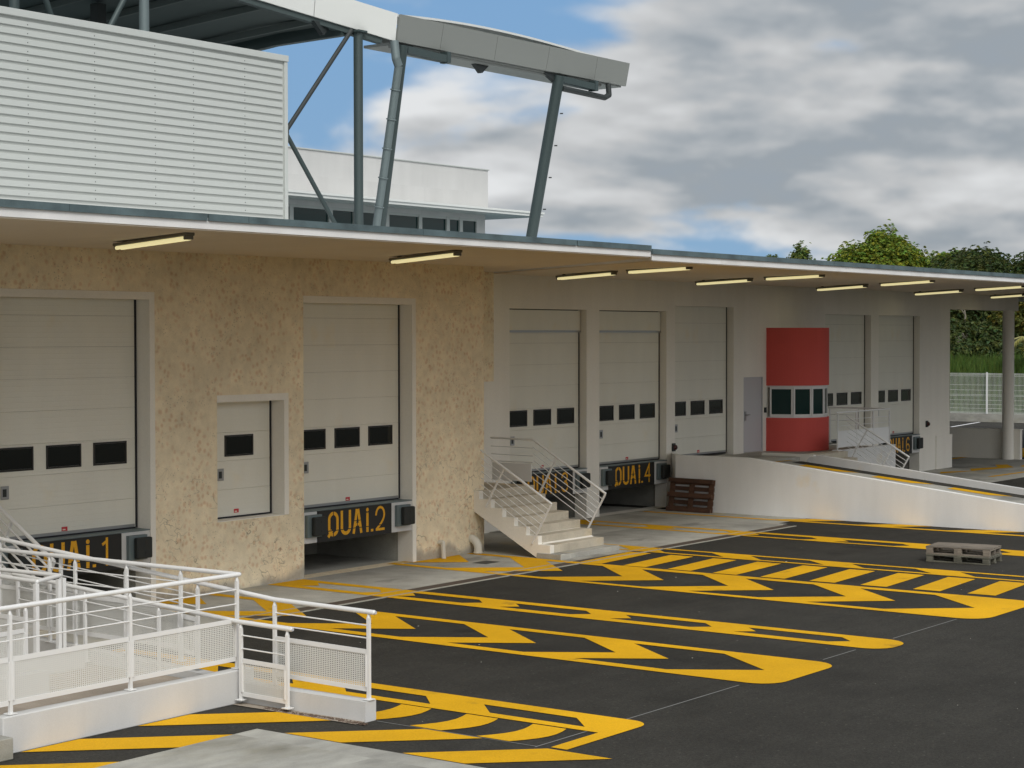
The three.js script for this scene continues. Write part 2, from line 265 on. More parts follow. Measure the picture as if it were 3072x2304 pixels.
function chevronBand({ xo, xi, xm, yi, yo, o, t, zs, z0, z1, r, tipSlant = 0 }) { // xo outer right, xi inner right, xm middle, yi inner left, yo outer left
  const out = [[xo, z0], [xo, z1 - r]]; for (let k = 1; k <= 6; k++) { const a = k / 6 * Math.PI / 2; out.push([xo - r + r * Math.cos(a), z1 - r + r * Math.sin(a)]); }
  for (let k = 0; k <= 6; k++) { const a = k / 6 * Math.PI / 2; out.push([yo + r - r * Math.sin(a), z1 - r + r * Math.cos(a)]); }
  out.push([yo, z0]);
  const holes = [];
  for (let k = 0; k <= zs.length - 1; k++) { const a = k ? zs[k - 1] + t : zs[0] - (zs[1] - zs[0]) + t, b = zs[k]; const h = clipZ([[xi, a], [xi, b], [xm, b + o], [yi, b], [yi, a], [xm, a + o]], z0 + 0.02); if (h.length > 2) holes.push(h); }
  return [out, holes];
}
yl('yellow_chevron_marking', [chevronBand({ xo: -7.38, xi: -7.58, xm: -8.34, yi: -9.02, yo: -9.22, o: 1.02, t: 0.82, zs: [1.15, 3.27, 5.40, 7.52, 9.75], z0: 0.03, z1: 11.36, r: 0.36 })]);
yl('yellow_narrow_marking', [chevronBand({ xo: -5.22, xi: -5.44, xm: -5.68, yi: -5.88, yo: -6.1, o: 0.25, t: 0.72, zs: [1.95, 4.04, 6.1, 8.2, 10.4], z0: 0.03, z1: 11.35, r: 0.36 })]);
yl('yellow_chevron_marking_001', [chevronBand({ xo: -0.46, xi: -0.67, xm: -1.68, yi: -2.6, yo: -2.82, o: 1.1, t: 0.86, zs: [1.05, 3.2, 5.33, 7.5, 9.68], z0: -0.2, z1: 11.37, r: 0.42 })], 0.008, 0.10);
yl('yellow_narrow_marking_001', [chevronBand({ xo: 6.12, xi: 5.92, xm: 5.7, yi: 5.47, yo: 5.27, o: 0.25, t: 0.72, zs: [-0.15, 1.95, 4.04, 6.1, 8.2, 10.4], z0: -2.0, z1: 11.35, r: 0.34 })], 0.008, 0.15);
{ const zs = [0.55, 2.65, 4.75, 6.85, 8.95], polys = [[[[8.72, -1.9], [8.92, -1.9], [8.92, 11.3], [8.72, 11.3]]]];
  for (const z of zs) polys.push([[[8.9205, z + 1.0], [8.9205, z + 1.82], [9.55, z + 2.5], [9.55, z + 1.7]]]);
  yl('yellow_wall_marking', polys); }
yl('yellow_stripes', Array.from({ length: 9 }, (_, k) => { const z = 2.52 + 0.94 * k; const e = -0.34 + 0.03 * (z - 5.6) + (z < 5 ? 0.05 : 0); return [[[e, z], [e + 0.02, z + 0.47], [1.58, z + 0.34], [1.58, z - 0.16]]]; }));
{ const o = [[2.45, -0.6], [2.45, 11.35], [1.74, 11.35], [1.74, -0.6]], holes = []; for (let k = -1; k < 6; k++) { const z = 1.66 + 2.11 * k; const h = clipZ([[2.31, z + 0.86], [2.31, z + 2.11], [1.87, z + 2.11 + 0.52], [1.87, z + 0.8 + 0.52]], -0.55, 11.2); if (h.length > 2) holes.push(h); } yl('yellow_half_chevron_marking', [[o, holes]]); }
{ // left marking: half chevrons, cross bars and slanted end
  const holes = []; for (let k = -2; k < 3; k++) { const z = 7.12 + 2.13 * k; const h = clipZ([[-12.16, z], [-12.16, z + 1.28], [-12.5, z + 1.62], [-12.5, z + 0.34]], 3.2, 10.9); if (h.length > 2) holes.push(h); }
  const o = [[-11.92, 3], [-11.90, 11.1]]; for (let k = 0; k <= 6; k++) { const a = k / 6 * Math.PI / 2; o.push([-12.14 + 0.24 * Math.cos(a), 11.11 + 0.24 * Math.sin(a)]); } o.push([-13.53, 11.35], [-13.53, 11.15], [-12.66, 11.15], [-12.7, 3]);
  const arms = []; for (const z of [8.48, 9.42, 10.33]) { const P = []; for (let k = 0; k <= 6; k++) { const t = k / 6; P.push([-12.702 - 0.85 * t, z - 0.12 * t + 0.13 * Math.sin(t * Math.PI)]); } for (let k = 6; k >= 0; k--) { const t = k / 6; P.push([-12.702 - 0.85 * t, z + 0.44 - 0.13 * t + 0.13 * Math.sin(t * Math.PI)]); } arms.push([P]); }
  yl('yellow_end_marking', [[o, holes], ...arms]); }
{ const P = []; for (let k = -2; k < 4; k++) { const a = 7.92 + 1.62 * k; // diagonal stripes, clipped to the strip between ramp wall and slab
    let poly = [[-13.6, a], [-13.6, a + 0.79], [-13.6 - 6, a + 0.79 - 6.2], [-13.6 - 6, a - 6.2]]; poly = clipZ(poly, 6.95); if (poly.length < 3) continue;
    const A = clipZ(poly, 6.95, 8.105), B = clipZ(poly, 8.105, 40); if (A.length > 2) P.push([A]);
    const B2 = clipX(B.map(([x, z]) => [-x, z]), 14.63).map(([x, z]) => [-x, z]); if (B2.length > 2) P.push([B2]); }
  yl('yellow_diagonal_stripes', P); }
yl('yellow_far_marking', [[[[26.2, -0.9], [28.4, -0.4], [29.6, -1.1], [29.2, -1.35], [28.3, -0.9], [27.0, -1.3]]], [[[28.6, 0.1], [30.9, -0.2], [30.4, -0.65], [29.0, -0.45]]], [[[30.4, 0.6], [31.6, -0.6], [32.4, -0.3], [31.2, 0.75]]], [[[24.2, 0.6], [33.0, 1.0], [33.0, 0.82], [24.2, 0.42]]], [[[24.5, -1.2], [26.6, -0.7], [25.2, -1.5]]], [[[28, -3.6], [33, -3.55], [33, -3.8], [28, -3.85]]]]);
part(yard, 'parking_line', [flat([[51.9, -12.65], [57.7, -13.55], [57.7, -13.7], [51.9, -12.8]], [], 0.004), flat([[51.0, -8.6], [57.2, -9.5], [57.2, -9.65], [51.0, -8.75]], [], 0.004)], M.parkWhite);
{ const r = rng(77), g = []; for (let k = 0; k < 60; k++) { const x = -14 + r() * 20, z = 4 + r() * 13, s = 0.004 + r() * r() * r() * 0.018; g.push(fin(new THREE.IcosahedronGeometry(s, 0).scale(1.6, 0.35, 1).rotateY(r() * 6).translate(x, 0.004, z))); }
  part(yard, 'litter_flakes', g, std({ color: lin(0.5, 0.49, 0.42), roughness: 1 }), { kind: 'stuff' });
  const d = []; for (let k = 0; k < 260; k++) { const t = r(), x = -13.74 - r() * 0.10, z = 7.4 + t * 1.5, s = 0.008 + r() * 0.016; d.push(fin(new THREE.TetrahedronGeometry(s).scale(1.8, 0.4, 1).rotateY(r() * 6).translate(x, 0.01, z))); }
  part(yard, 'dead_leaves', d, M.debris, { kind: 'stuff' }); }

// ------------------------------------------------------------------ building
const ZF = -2.1; // front of the plastered wing
const bld = thing('dock_building', [0, 0, 0], 'long dock building with stone-clad wall at left, cream plastered wing and flat canopy', 'building');
const D = [ // x0, x1, wall plane, bottom, top
  { x0: -11.66, x1: -8.70, z: 0, top: 4.79, dock: 1, n: '1', say: 'loading door over the dock lettered QUAi.1' },
  { x0: -5.15, x1: -2.20, z: 0, top: 4.79, dock: 1, n: '2', say: 'loading door over the dock lettered QUAi.2' },
  { x0: 3.68, x1: 6.66, z: ZF, top: 4.81, dock: 1, n: '3', box: 1, say: 'loading door behind the stair, over the dock lettered QUAi.3' },
  { x0: 7.19, x1: 10.15, z: ZF, top: 4.81, dock: 1, n: '4', box: 1, say: 'loading door over the dock lettered QUAi.4' },
  { x0: 10.55, x1: 13.45, z: ZF, top: 4.95, say: 'loading door at the head of the vehicle ramp' },
  { x0: 18.62, x1: 21.56, z: ZF, top: 4.81, say: 'loading door just right of the red booth' },
  { x0: 22.07, x1: 24.98, z: ZF, top: 4.81, dock: 1, n: '6', say: 'last loading door at right, over the dock lettered QUAi.6' }];
const yb = (d) => (d.dock ? 0.0 : 1.13);
// walls
part(bld, 'stone_wall', wallXY(rect(-22, 0, 0, 5.585), [rect(-11.66, -8.59, 0.005, 4.91), rect(-7.23, -5.53, 1.15, 3.235), rect(-5.15, -2.09, 0.005, 4.91)], -0.36, 0), M.stone);
part(bld, 'stone_return_wall', [box(-0.36, 0, 0, 5.57, -1.97, -0.362), box(0.002, 2.95, 3.24, 5.57, -2.3, -1.98)], M.stone);
part(bld, 'plaster_wall', [wallXY(rect(2.62, 27.28, 0, 5.56), [...D.slice(2).map((d) => rect(d.x0, d.x1, d.dock ? 0.005 : 1.13, d.top)), rect(13.98, 15.03, 1.13, 3.12)], ZF - 0.36, ZF), box(0, 1.55, 0, 3.238, -2.3, -1.99), box(1.55, 2.61, 3.15, 3.238, -2.3, -1.99), box(1.55, 2.61, 0, 1.2, -2.3, -1.99), box(2.61, 2.80, 0, 3.238, -2.098, -1.992)], M.plaster);
part(bld, 'rear_wall', [box(-22, 27.27, 0, 5.5, -26, -25.7), box(26.92, 27.28, 0, 5.5, -25.7, ZF - 0.362), box(-22, -21.7, 0, 5.5, -25.7, -0.37)], M.plaster);
part(bld, 'wall_plinth', box(26.2, 27.42, 0, 1.06, -3.6, ZF + 0.03), M.plaster);
// plaster surrounds of the stone openings
const surround = (x0, x1, y0, y1, lw, lintelPast) => [box(x1, x1 + 0.108, y0, y1, -0.355, 0.003), box(x0 + 0.001, x1 + 0.108, y1, y1 + 0.118, -0.355, 0.004)];
part(bld, 'opening_surround', surround(-11.66, -8.70, 0.0, 4.79, 0.105, 0), M.plaster);
part(bld, 'opening_surround', surround(-5.15, -2.20, 0.0, 4.79, 0.105, 0), M.plaster);
part(bld, 'opening_surround', [...surround(-7.23, -5.64, 1.155, 3.12, 0.095, 0)], M.plaster);
// roof slabs, canopy, soffit
const EDGE = 5.3;
const polyL = [[-22, EDGE], [-2.33, EDGE], [2.94, -1.95], [2.94, -3], [-22, -3]], polyR = [[-2.30, EDGE], [34.5, EDGE], [46, 3.2], [46, -3], [2.96, -3], [2.96, -1.95]];
const shear = (g, dy) => { const p = g.attributes.position; for (let i = 0; i < p.count; i++) p.setY(i, p.getY(i) - dy * clamp((p.getZ(i) + 2.1) / 7.4)); return g; };
part(bld, 'canopy_slab', [shear(slabXZ(polyL, 5.592, 5.73), 0.058), shear(slabXZ(polyR, 5.562, 5.70), 0.085)], M.fascia);
part(bld, 'soffit', [shear(slabXZ([[-22, EDGE - .02], [-2.36, EDGE - .02], [2.92, -1.96], [2.92, -3], [-22, -3]], 5.574, 5.5915), 0.058), shear(slabXZ([[-2.26, EDGE - .02], [34.45, EDGE - .02], [45.9, 3.18], [45.9, -3], [2.98, -3], [2.98, -1.95]], 5.545, 5.5615), 0.085)], M.soffit);
part(bld, 'roof_slab', box(-22, 46, 5.60, 5.72, -25.9, -3.001), M.zinc);
{ const lens = [[-20.5, -14.8], [-14.8, -12.62], [-12.6, -11.9], [-11.9, -8.4], [-8.4, -4.55], [-4.53, -2.33]], r = [[-2.30, 0.7], [0.7, 4.4], [4.4, 8.6], [8.6, 12.4], [12.4, 17.5], [17.5, 24], [24, 34.5]];
  for (const [a, b] of lens) part(bld, 'zinc_coping', [box(a, b - 0.006, 5.644, 5.724, EDGE - 0.3, EDGE + 0.022), box(a, b - 0.006, 5.636, 5.6445, EDGE + 0.004, EDGE + 0.03)], M.zinc);
  for (const [a, b] of r) part(bld, 'zinc_coping', [box(a, b - 0.006, 5.588, 5.668, EDGE - 0.3, EDGE + 0.022), box(a, b - 0.006, 5.580, 5.5885, EDGE + 0.004, EDGE + 0.03)], M.zinc); }
part(bld, 'end_beam', box(27.282, 33.07, 5.05, 5.54, ZF - 0.4, ZF), M.plaster);
part(bld, 'round_column', fin(new THREE.CylinderGeometry(0.195, 0.195, 5.05, 28).translate(32.05, 2.525, -2.05)), M.plaster);
// loading doors
const paneGeo = box(-0.305, 0.305, -0.15, 0.15, -0.004, 0.004), frameGeo = fin(mergeGeometries([box(-0.338, 0.338, 0.152, 0.178, -0.008, 0.012), box(-0.338, 0.338, -0.178, -0.152, -0.008, 0.012), box(-0.338, -0.306, -0.152, 0.152, -0.008, 0.012), box(0.306, 0.338, -0.152, 0.152, -0.008, 0.012)]));
const ribbed = std({ map: doorMap, roughness: 0.5, bumpMap: greyTex(8, 64, 1, 0.0805, (x, y) => smooth(0.0, 0.006, y)), bumpScale: 0.002 });
function sub(p, name, geo, mat, pos, label) { const m = new THREE.Mesh(geo, mat); m.name = name; m.castShadow = m.receiveShadow = true; if (pos) m.position.set(...pos); if (label) m.userData.label = label; p.add(m); return m; }
function loadingDoor(d) {
  const zd = d.z - (d.z ? 0.2 : 0.3), y0 = 1.19, top = d.top, w = d.x1 - d.x0;
  const o = part(bld, 'loading_door', [box(d.x0, d.x1, y0 - 0.02, top + 0.02, zd - 0.09, zd - 0.045)], M.seal, { label: d.say });
  const lines = [y0, 1.645, 2.125, 2.6, 3.09, 3.57, 4.05, 4.53, top].filter((v, i, a) => i === a.length - 1 || v < (d.box ? 4.31 : top) - 0.05); if (d.box) lines[lines.length - 1] = 4.31;
  for (let i = 0; i < lines.length - 1; i++) sub(o, 'door_section', rbox(d.x0 + 0.012, d.x1 - 0.046, lines[i] + 0.0014, lines[i + 1] - 0.0014, zd - 0.04, zd, 0.002, 1), ribbed);
  if (d.box) { sub(o, 'roller_box', rbox(d.x0 + 0.005, d.x1 - 0.035, 4.335, top - 0.02, zd - 0.04, zd + 0.045, 0.004, 1), M.door); sub(o, 'roller_box_trim', box(d.x0 + 0.005, d.x1 - 0.02, 4.29, 4.333, zd - 0.02, zd + 0.052), M.metal); }
  for (let k = 0; k < 3; k++) { const x = d.x1 - 0.565 - 0.92 * k; sub(o, 'window_frame', frameGeo, M.black, [x, 2.385, zd + 0.001]); sub(o, 'window_pane', paneGeo, M.pane, [x, 2.385, zd + 0.002]); }
  sub(o, 'rubber_seal', [box(d.x1 - 0.044, d.x1 - 0.004, y0 - 0.01, (d.box ? 4.29 : top), zd - 0.03, zd + 0.006)][0], M.seal);
  sub(o, 'bottom_seal', box(d.x0 + 0.01, d.x1 - 0.06, y0 - 0.022, y0 + 0.002, zd - 0.02, zd + 0.015), M.seal);
  sub(o, 'bottom_rail', box(d.x0 + 0.01, d.x1 - 0.064, y0 + 0.003, y0 + 0.05, zd - 0.01, zd + 0.007), M.metal);
  const hp = [d.x0 + 0.36, 1.90, zd + 0.004]; sub(o, 'handle_plate', rbox(-0.075, 0.075, -0.1, 0.1, -0.004, 0.012, 0.01, 2), M.metal, hp); sub(o, 'handle_recess', box(-0.045, 0.025, -0.06, 0.055, 0.0, 0.0145), M.darkSteel, hp);
  const sp = [(d.x0 + d.x1) / 2, 1.275, zd + 0.004]; sub(o, 'warning_sticker', mergeGeometries([box(-0.055, 0.055, -0.032, 0.032, -0.002, 0.003)]), M.sticker, sp); sub(o, 'sticker_print', box(-0.04, 0.015, -0.02, 0.0, 0.0025, 0.0045), M.stickerW, sp);
  if (!d.dock) part(bld, 'door_step', box(d.x0 - 0.001, d.x1 + 0.001, 1.0, 1.135, d.z - 0.36, d.z - 0.001), M.concrete);
}
D.forEach(loadingDoor);
// small ramp-less door between docks 1 and 2
{ const zd = -0.3, x0 = -7.23, x1 = -5.64, o = part(bld, 'small_loading_door', box(x0, x1, 1.16, 3.12, zd - 0.09, zd - 0.045), M.seal, { label: 'small square loading door with one window between docks 1 and 2' });
  const L = [1.19, 1.645, 2.125, 2.6, 3.11]; for (let i = 0; i < 4; i++) sub(o, 'door_section', rbox(x0 + 0.012, x1 - 0.046, L[i] + 0.0014, L[i + 1] - 0.0014, zd - 0.04, zd, 0.003, 1), ribbed);
  sub(o, 'window_frame', frameGeo, M.black, [-6.43, 2.375, zd + 0.001]); sub(o, 'window_pane', paneGeo, M.pane, [-6.43, 2.375, zd + 0.002]);
  sub(o, 'rubber_seal', box(x1 - 0.044, x1 - 0.004, 1.17, 3.12, zd - 0.03, zd + 0.006), M.seal); sub(o, 'bottom_seal', box(x0 + 0.01, x1 - 0.06, 1.168, 1.192, zd - 0.02, zd + 0.015), M.seal);
  const hp = [-6.87, 1.90, zd + 0.004]; sub(o, 'handle_plate', rbox(-0.075, 0.075, -0.1, 0.1, -0.004, 0.012, 0.01, 2), M.metal, hp); sub(o, 'handle_recess', box(-0.045, 0.025, -0.06, 0.055, 0.0, 0.0145), M.darkSteel, hp);
  const sp = [-6.5, 1.275, zd + 0.004]; sub(o, 'warning_sticker', box(-0.055, 0.055, -0.032, 0.032, -0.002, 0.003), M.sticker, sp); sub(o, 'sticker_print', box(-0.04, 0.015, -0.02, 0.0, 0.0025, 0.0045), M.stickerW, sp);
  part(bld, 'door_sill', box(x0 + 0.001, x1 - 0.001, 1.13, 1.162, -0.35, -0.003), M.plaster); }
// steel pedestrian doors
{ const o = part(bld, 'steel_door', rbox(14.0, 15.01, 1.14, 3.10, ZF - 0.1, ZF - 0.04, 0.004, 1), M.greyDoor, { label: 'plain pale grey steel door left of the red booth' });
  sub(o, 'door_handle', merge([box(14.10, 14.17, 1.98, 2.22, ZF - 0.039, ZF - 0.02), bar([14.13, 2.13, ZF + 0.02], [14.30, 2.13, ZF + 0.02], 0.012), bar([14.13, 2.13, ZF - 0.03], [14.13, 2.13, ZF + 0.02], 0.012)]), M.metal);
  part(bld, 'door_frame', [box(13.98, 14.0, 1.13, 3.12, ZF - 0.2, ZF - 0.01), box(15.01, 15.03, 1.13, 3.12, ZF - 0.2, ZF - 0.01), box(14.0, 15.01, 3.10, 3.12, ZF - 0.2, ZF - 0.01)], M.greyDoor);
  part(bld, 'steel_door', [rbox(1.57, 2.60, 1.21, 3.13, -2.15, -2.09, 0.004, 1)], M.greyDoor, { label: 'grey steel door half hidden behind the stone corner' });
  part(bld, 'door_sensor', rbox(15.075, 15.13, 2.16, 2.30, ZF + 0.001, ZF + 0.06, 0.01), M.darkSteel); }
// dock faces, boards, bumpers, pits
function lettering(n) {
  const W = 768, H = 216, c = document.createElement('canvas'); c.width = W; c.height = H; const g = c.getContext('2d');
  g.fillStyle = '#1b1b19'; g.fillRect(0, 0, W, H); g.strokeStyle = '#d79c10'; g.fillStyle = '#d79c10'; g.lineWidth = 25; g.lineCap = 'butt'; g.lineJoin = 'miter';
  const T = 14, B = 186, L = (pts) => { g.beginPath(); pts.forEach((p, i) => (i ? g.lineTo(...p) : g.moveTo(...p))); g.stroke(); };
  const oval = (x, y, w, h) => { g.beginPath(); g.moveTo(x, y + w / 2); g.arc(x + w / 2, y + w / 2, w / 2, Math.PI, 0); g.lineTo(x + w, y + h - w / 2); g.arc(x + w / 2, y + h - w / 2, w / 2, 0, Math.PI); g.closePath(); g.stroke(); };
  oval(112, T + 12, 84, B - T - 24); L([[140, B - 44], [102, B + 2]]);
  g.beginPath(); g.moveTo(241, T); g.lineTo(241, B - 54); g.arc(282, B - 54, 42, Math.PI, 0, true); g.lineTo(324, T); g.stroke();
  L([[362, B], [398, T]]); L([[443, B], [410, T]]); g.fillRect(382, T, 40, 24); g.fillRect(376, 112, 54, 20);
  L([[508, T + 34], [508, B]]); g.beginPath(); g.arc(508, T + 13, 14, 0, 7); g.fill(); g.fillRect(544, B - 18, 26, 18);
  g.lineWidth = 18; const X = 592;
  if (n === '1') { L([[X + 62, T], [X + 62, B]]); L([[X + 26, T + 42], [X + 60, T + 22]]); }
  if (n === '2') { g.beginPath(); g.moveTo(X + 8, T + 62); g.bezierCurveTo(X + 10, T - 12, X + 92, T - 14, X + 96, T + 56); g.bezierCurveTo(X + 98, T + 96, X + 50, B - 40, X + 14, B - 12); g.stroke(); L([[X + 4, B - 9], [X + 100, B - 9]]); }
  if (n === '3') { g.beginPath(); g.moveTo(X + 12, T + 46); g.bezierCurveTo(X + 16, T - 8, X + 92, T - 10, X + 90, T + 40); g.bezierCurveTo(X + 88, T + 74, X + 60, T + 78, X + 46, T + 80); g.bezierCurveTo(X + 110, T + 78, X + 112, B - 6, X + 52, B - 8); g.bezierCurveTo(X + 24, B - 10, X + 10, B - 34, X + 10, B - 50); g.stroke(); }
  if (n === '4') { L([[X + 84, B], [X + 84, T + 4], [X + 14, 122], [X + 108, 122]]); }
  if (n === '6') { g.beginPath(); g.moveTo(X + 94, T + 40); g.bezierCurveTo(X + 86, T - 12, X + 16, T - 6, X + 14, T + 90); g.bezierCurveTo(X + 10, B + 4, X + 98, B + 4, X + 98, B - 44); g.bezierCurveTo(X + 98, T + 70, X + 26, T + 76, X + 18, T + 112); g.stroke(); }
  g.fillStyle = '#1b1b19'; g.fillRect(0, 143, W, 6); // hinge of the lip
  g.fillRect(150, 0, 8, 40); g.fillRect(150, 160, 8, 50); g.fillRect(496, T + 26, 26, 6); g.fillRect(346, 92, 110, 5); g.fillRect(398, 96, 8, 48);
  const rr = rng(40 + n.charCodeAt(0)); for (let k = 0; k < 900; k++) { g.fillStyle = `rgba(26,26,24,${0.12 + 0.3 * rr()})`; const s = 0.6 + rr() * 2.2; g.fillRect(rr() * W, rr() * H, s * 2, s); }
  const t = new THREE.CanvasTexture(c); t.colorSpace = THREE.SRGBColorSpace; t.anisotropy = 4; return t;
}
function dock(d) {
  const z = d.z + (d.z ? 0.03 : 0), a = d.x0, b = d.x1, L = 0.35, Rr = 0.60;
  part(bld, 'dock_corbel', rbox(a, a + L, 0.6, 1.15, z - 0.36, z - 0.012, 0.012), M.white); part(bld, 'dock_corbel', rbox(b - Rr, b, 0.6, 1.15, z - 0.36, z - 0.012, 0.012), M.white);
  part(bld, 'dock_sill', [rbox(a, b, 1.15, 1.168, z - 0.42, z - 0.006, 0.004, 1)], M.galv);
  const bd = part(bld, 'dock_board', [box(a + L + 0.002, b - Rr - 0.002, 0.765, 1.148, z - 0.3, z - 0.004), box(a + L + 0.002, b - Rr - 0.002, 0.6, 0.757, z - 0.3, z - 0.016)], M.black, { label: `black dock leveller plate lettered QUAi.${d.n}` });
  const w = b - Rr - a - L - 0.01, pg = new THREE.PlaneGeometry(w, 0.548).translate(a + L + 0.005 + w / 2, 0.874, z + 0.002); const lt = new THREE.Mesh(pg, std({ map: lettering(d.n), roughness: 0.65 })); lt.name = 'dock_lettering'; lt.receiveShadow = true; bd.add(lt);
  for (const [x0, x1, off] of [[a + 0.03, a + 0.42, 0], [b - 0.50, b - 0.10, 0]]) {
    const bp = part(bld, 'bumper_plate', rbox(x0, x1 - 0.02, 0.71, 1.10, z - 0.011, z + 0.06, 0.006), M.galv);
    const rb = sub(bp, 'rubber_bumper', merge([rbox(x0 + 0.09, x1 + 0.01, 0.735, 1.065, z + 0.061, z + 0.15, 0.025, 3)]), M.rubber);
    for (const y of [0.82, 0.98]) sub(bp, 'bolt_hole', fin(new THREE.CylinderGeometry(0.03, 0.03, 0.006, 12).rotateX(Math.PI / 2).translate((x0 + x1) / 2 + 0.08, y, z + 0.1515)), M.black);
  }
  part(bld, 'dock_pit', [box(a - 0.1, a, 0, 0.6, z - 2.4, z - 0.362), box(b, b + 0.1, 0, 0.6, z - 2.4, z - 0.362), box(a, b, 0, 0.6, z - 2.5, z - 2.4)], M.pitGrey);
  part(bld, 'dock_platform', box(a - 0.3, b + 0.3, 0.602, 1.149, z - 2.6, z - 0.37), M.pitGrey);
}
D.filter((d) => d.dock).forEach(dock);
part(bld, 'indoor_floor', [box(-21.7, 2.5, 1.0, 1.13, -25.6, -2.9), box(2.5, 26.9, 1.0, 1.13, -25.6, -4.9)], M.concrete);

// ------------------------------------------------------------------ red control booth
{ const cx = 16.34, R = 1.14, b = thing('control_booth', [cx, 1.13, ZF], 'rounded red booth with a band of dark windows against the plastered wall', 'booth');
  const half = (r, y0, y1, a0 = -Math.PI / 2, a1 = Math.PI / 2, seg = 40, r2) => { const s = new THREE.Shape(); const n = seg; for (let k = 0; k <= n; k++) { const a = a0 + (a1 - a0) * k / n, x = r * Math.sin(a), z = r * Math.cos(a); k ? s.lineTo(x, z) : s.moveTo(x, z); } const ri = r2 || r - 0.12; for (let k = n; k >= 0; k--) { const a = a0 + (a1 - a0) * k / n; s.lineTo(ri * Math.sin(a), ri * Math.cos(a)); } return fin(new THREE.ExtrudeGeometry(s, { depth: y1 - y0, bevelEnabled: false }).rotateX(Math.PI / 2).scale(1, -1, 1).scale(1, 1, 1).translate(0, 0, 0)); };
  const ring = (r, y0, y1, a0, a1, seg, r2) => { const pts = []; const rin = r2 || r - 0.12; pts.push(new THREE.Vector2(rin, y0), new THREE.Vector2(r, y0), new THREE.Vector2(r, y1), new THREE.Vector2(rin, y1), new THREE.Vector2(rin, y0)); const g = new THREE.LatheGeometry(pts, seg || 48, a0 ?? -Math.PI / 2, (a1 ?? Math.PI / 2) - (a0 ?? -Math.PI / 2)).translate(cx, 0, ZF); return fin(toFlat(g)); };
  function toFlat(g) { const n = g.toNonIndexed(); n.computeVertexNormals(); return n; }
  part(b, 'lower_wall', ring(R, 1.13, 2.02), M.red); part(b, 'upper_wall', ring(R, 2.88, 4.42), M.red);
  part(b, 'booth_roof', ring(R - 0.12, 4.34, 4.40, null, null, 48, 0.01), M.plaster);
  part(b, 'ledge_ring', [ring(R - 0.04, 2.0201, 2.05, null, null, 48, R - 0.2), ring(R - 0.04, 2.83, 2.8799, null, null, 48, R - 0.2)], M.railWhite);
  const ang = [-1.5, -0.92, -0.43, 0.06, 0.55, 1.04, 1.52], r = R - 0.06;
  for (let i = 0; i < 6; i++) { const a0 = ang[i], a1 = ang[i + 1], p = (a) => [cx + r * Math.sin(a), ZF + r * Math.cos(a)], [xa, za] = p(a0), [xb, zb] = p(a1), L = Math.hypot(xb - xa, zb - za), rot = Math.atan2(-(zb - za), xb - xa);
    const place = (g) => g.rotateY(rot).translate((xa + xb) / 2, 2.44, (za + zb) / 2);
    const w = L / 2 - 0.002, f = place(mergeGeometries([box(-w, w, 0.345, 0.388, -0.03, 0.03), box(-w, w, -0.388, -0.325, -0.03, 0.03), box(-w, -w + 0.045, -0.325, 0.345, -0.03, 0.03), box(w - 0.045, w, -0.325, 0.345, -0.03, 0.03)]));
    const m = part(b, 'booth_window', f, M.railWhite); const g = place(box(-w + 0.044, w - 0.044, -0.326, 0.346, -0.006, 0.006)); g.translate(-b.base[0], -b.base[1], -b.base[2]); sub(m, 'window_pane', g, M.teal); } }

// ------------------------------------------------------------------ upper storey: cladding screen, office block, steel roof
{ const s = thing('cladding_screen', [-13, 5.73, 0], 'pale grey screen of horizontal metal slats standing on the roof at left', 'screen');
  part(s, 'backing_sheet', box(-21, -5.56, 5.74, 8.9, -0.10, -0.0245), std({ color: lin(0.42, 0.44, 0.42), roughness: 0.6 }));
  const pitch = 0.1305, slat = merge([profX([[0, 0], [0, 0.076], [-0.005, 0.082], [-0.024, 0.0845], [-0.024, 0.0], [-0.004, -0.001]], -8.0, 7.36)]);
  for (let k = 0; k < 24; k++) { const m = new THREE.Mesh(slat, M.cladding); m.name = 'slat'; m.position.set(0, 0.02 + k * pitch, 0); m.castShadow = m.receiveShadow = true; s.add(m); }
  part(s, 'end_trim', rbox(-5.60, -5.52, 5.74, 8.88, -0.12, 0.012, 0.006), M.cladding);
  part(s, 'top_flashing', rbox(-21, -5.515, 8.885, 8.99, -0.14, 0.03, 0.006), M.cladding);
  const g = []; for (const x of [-11.05, -9.78, -8.55, -7.72, -6.55, -12.6]) for (let k = 0; k < 24; k++) g.push(fin(new THREE.CylinderGeometry(0.008, 0.008, 0.004, 6).rotateX(Math.PI / 2).translate(x, 5.75 + 0.035 + k * pitch, 0.002)));
  part(s, 'screws', g, M.darkSteel, { kind: 'stuff' }); }
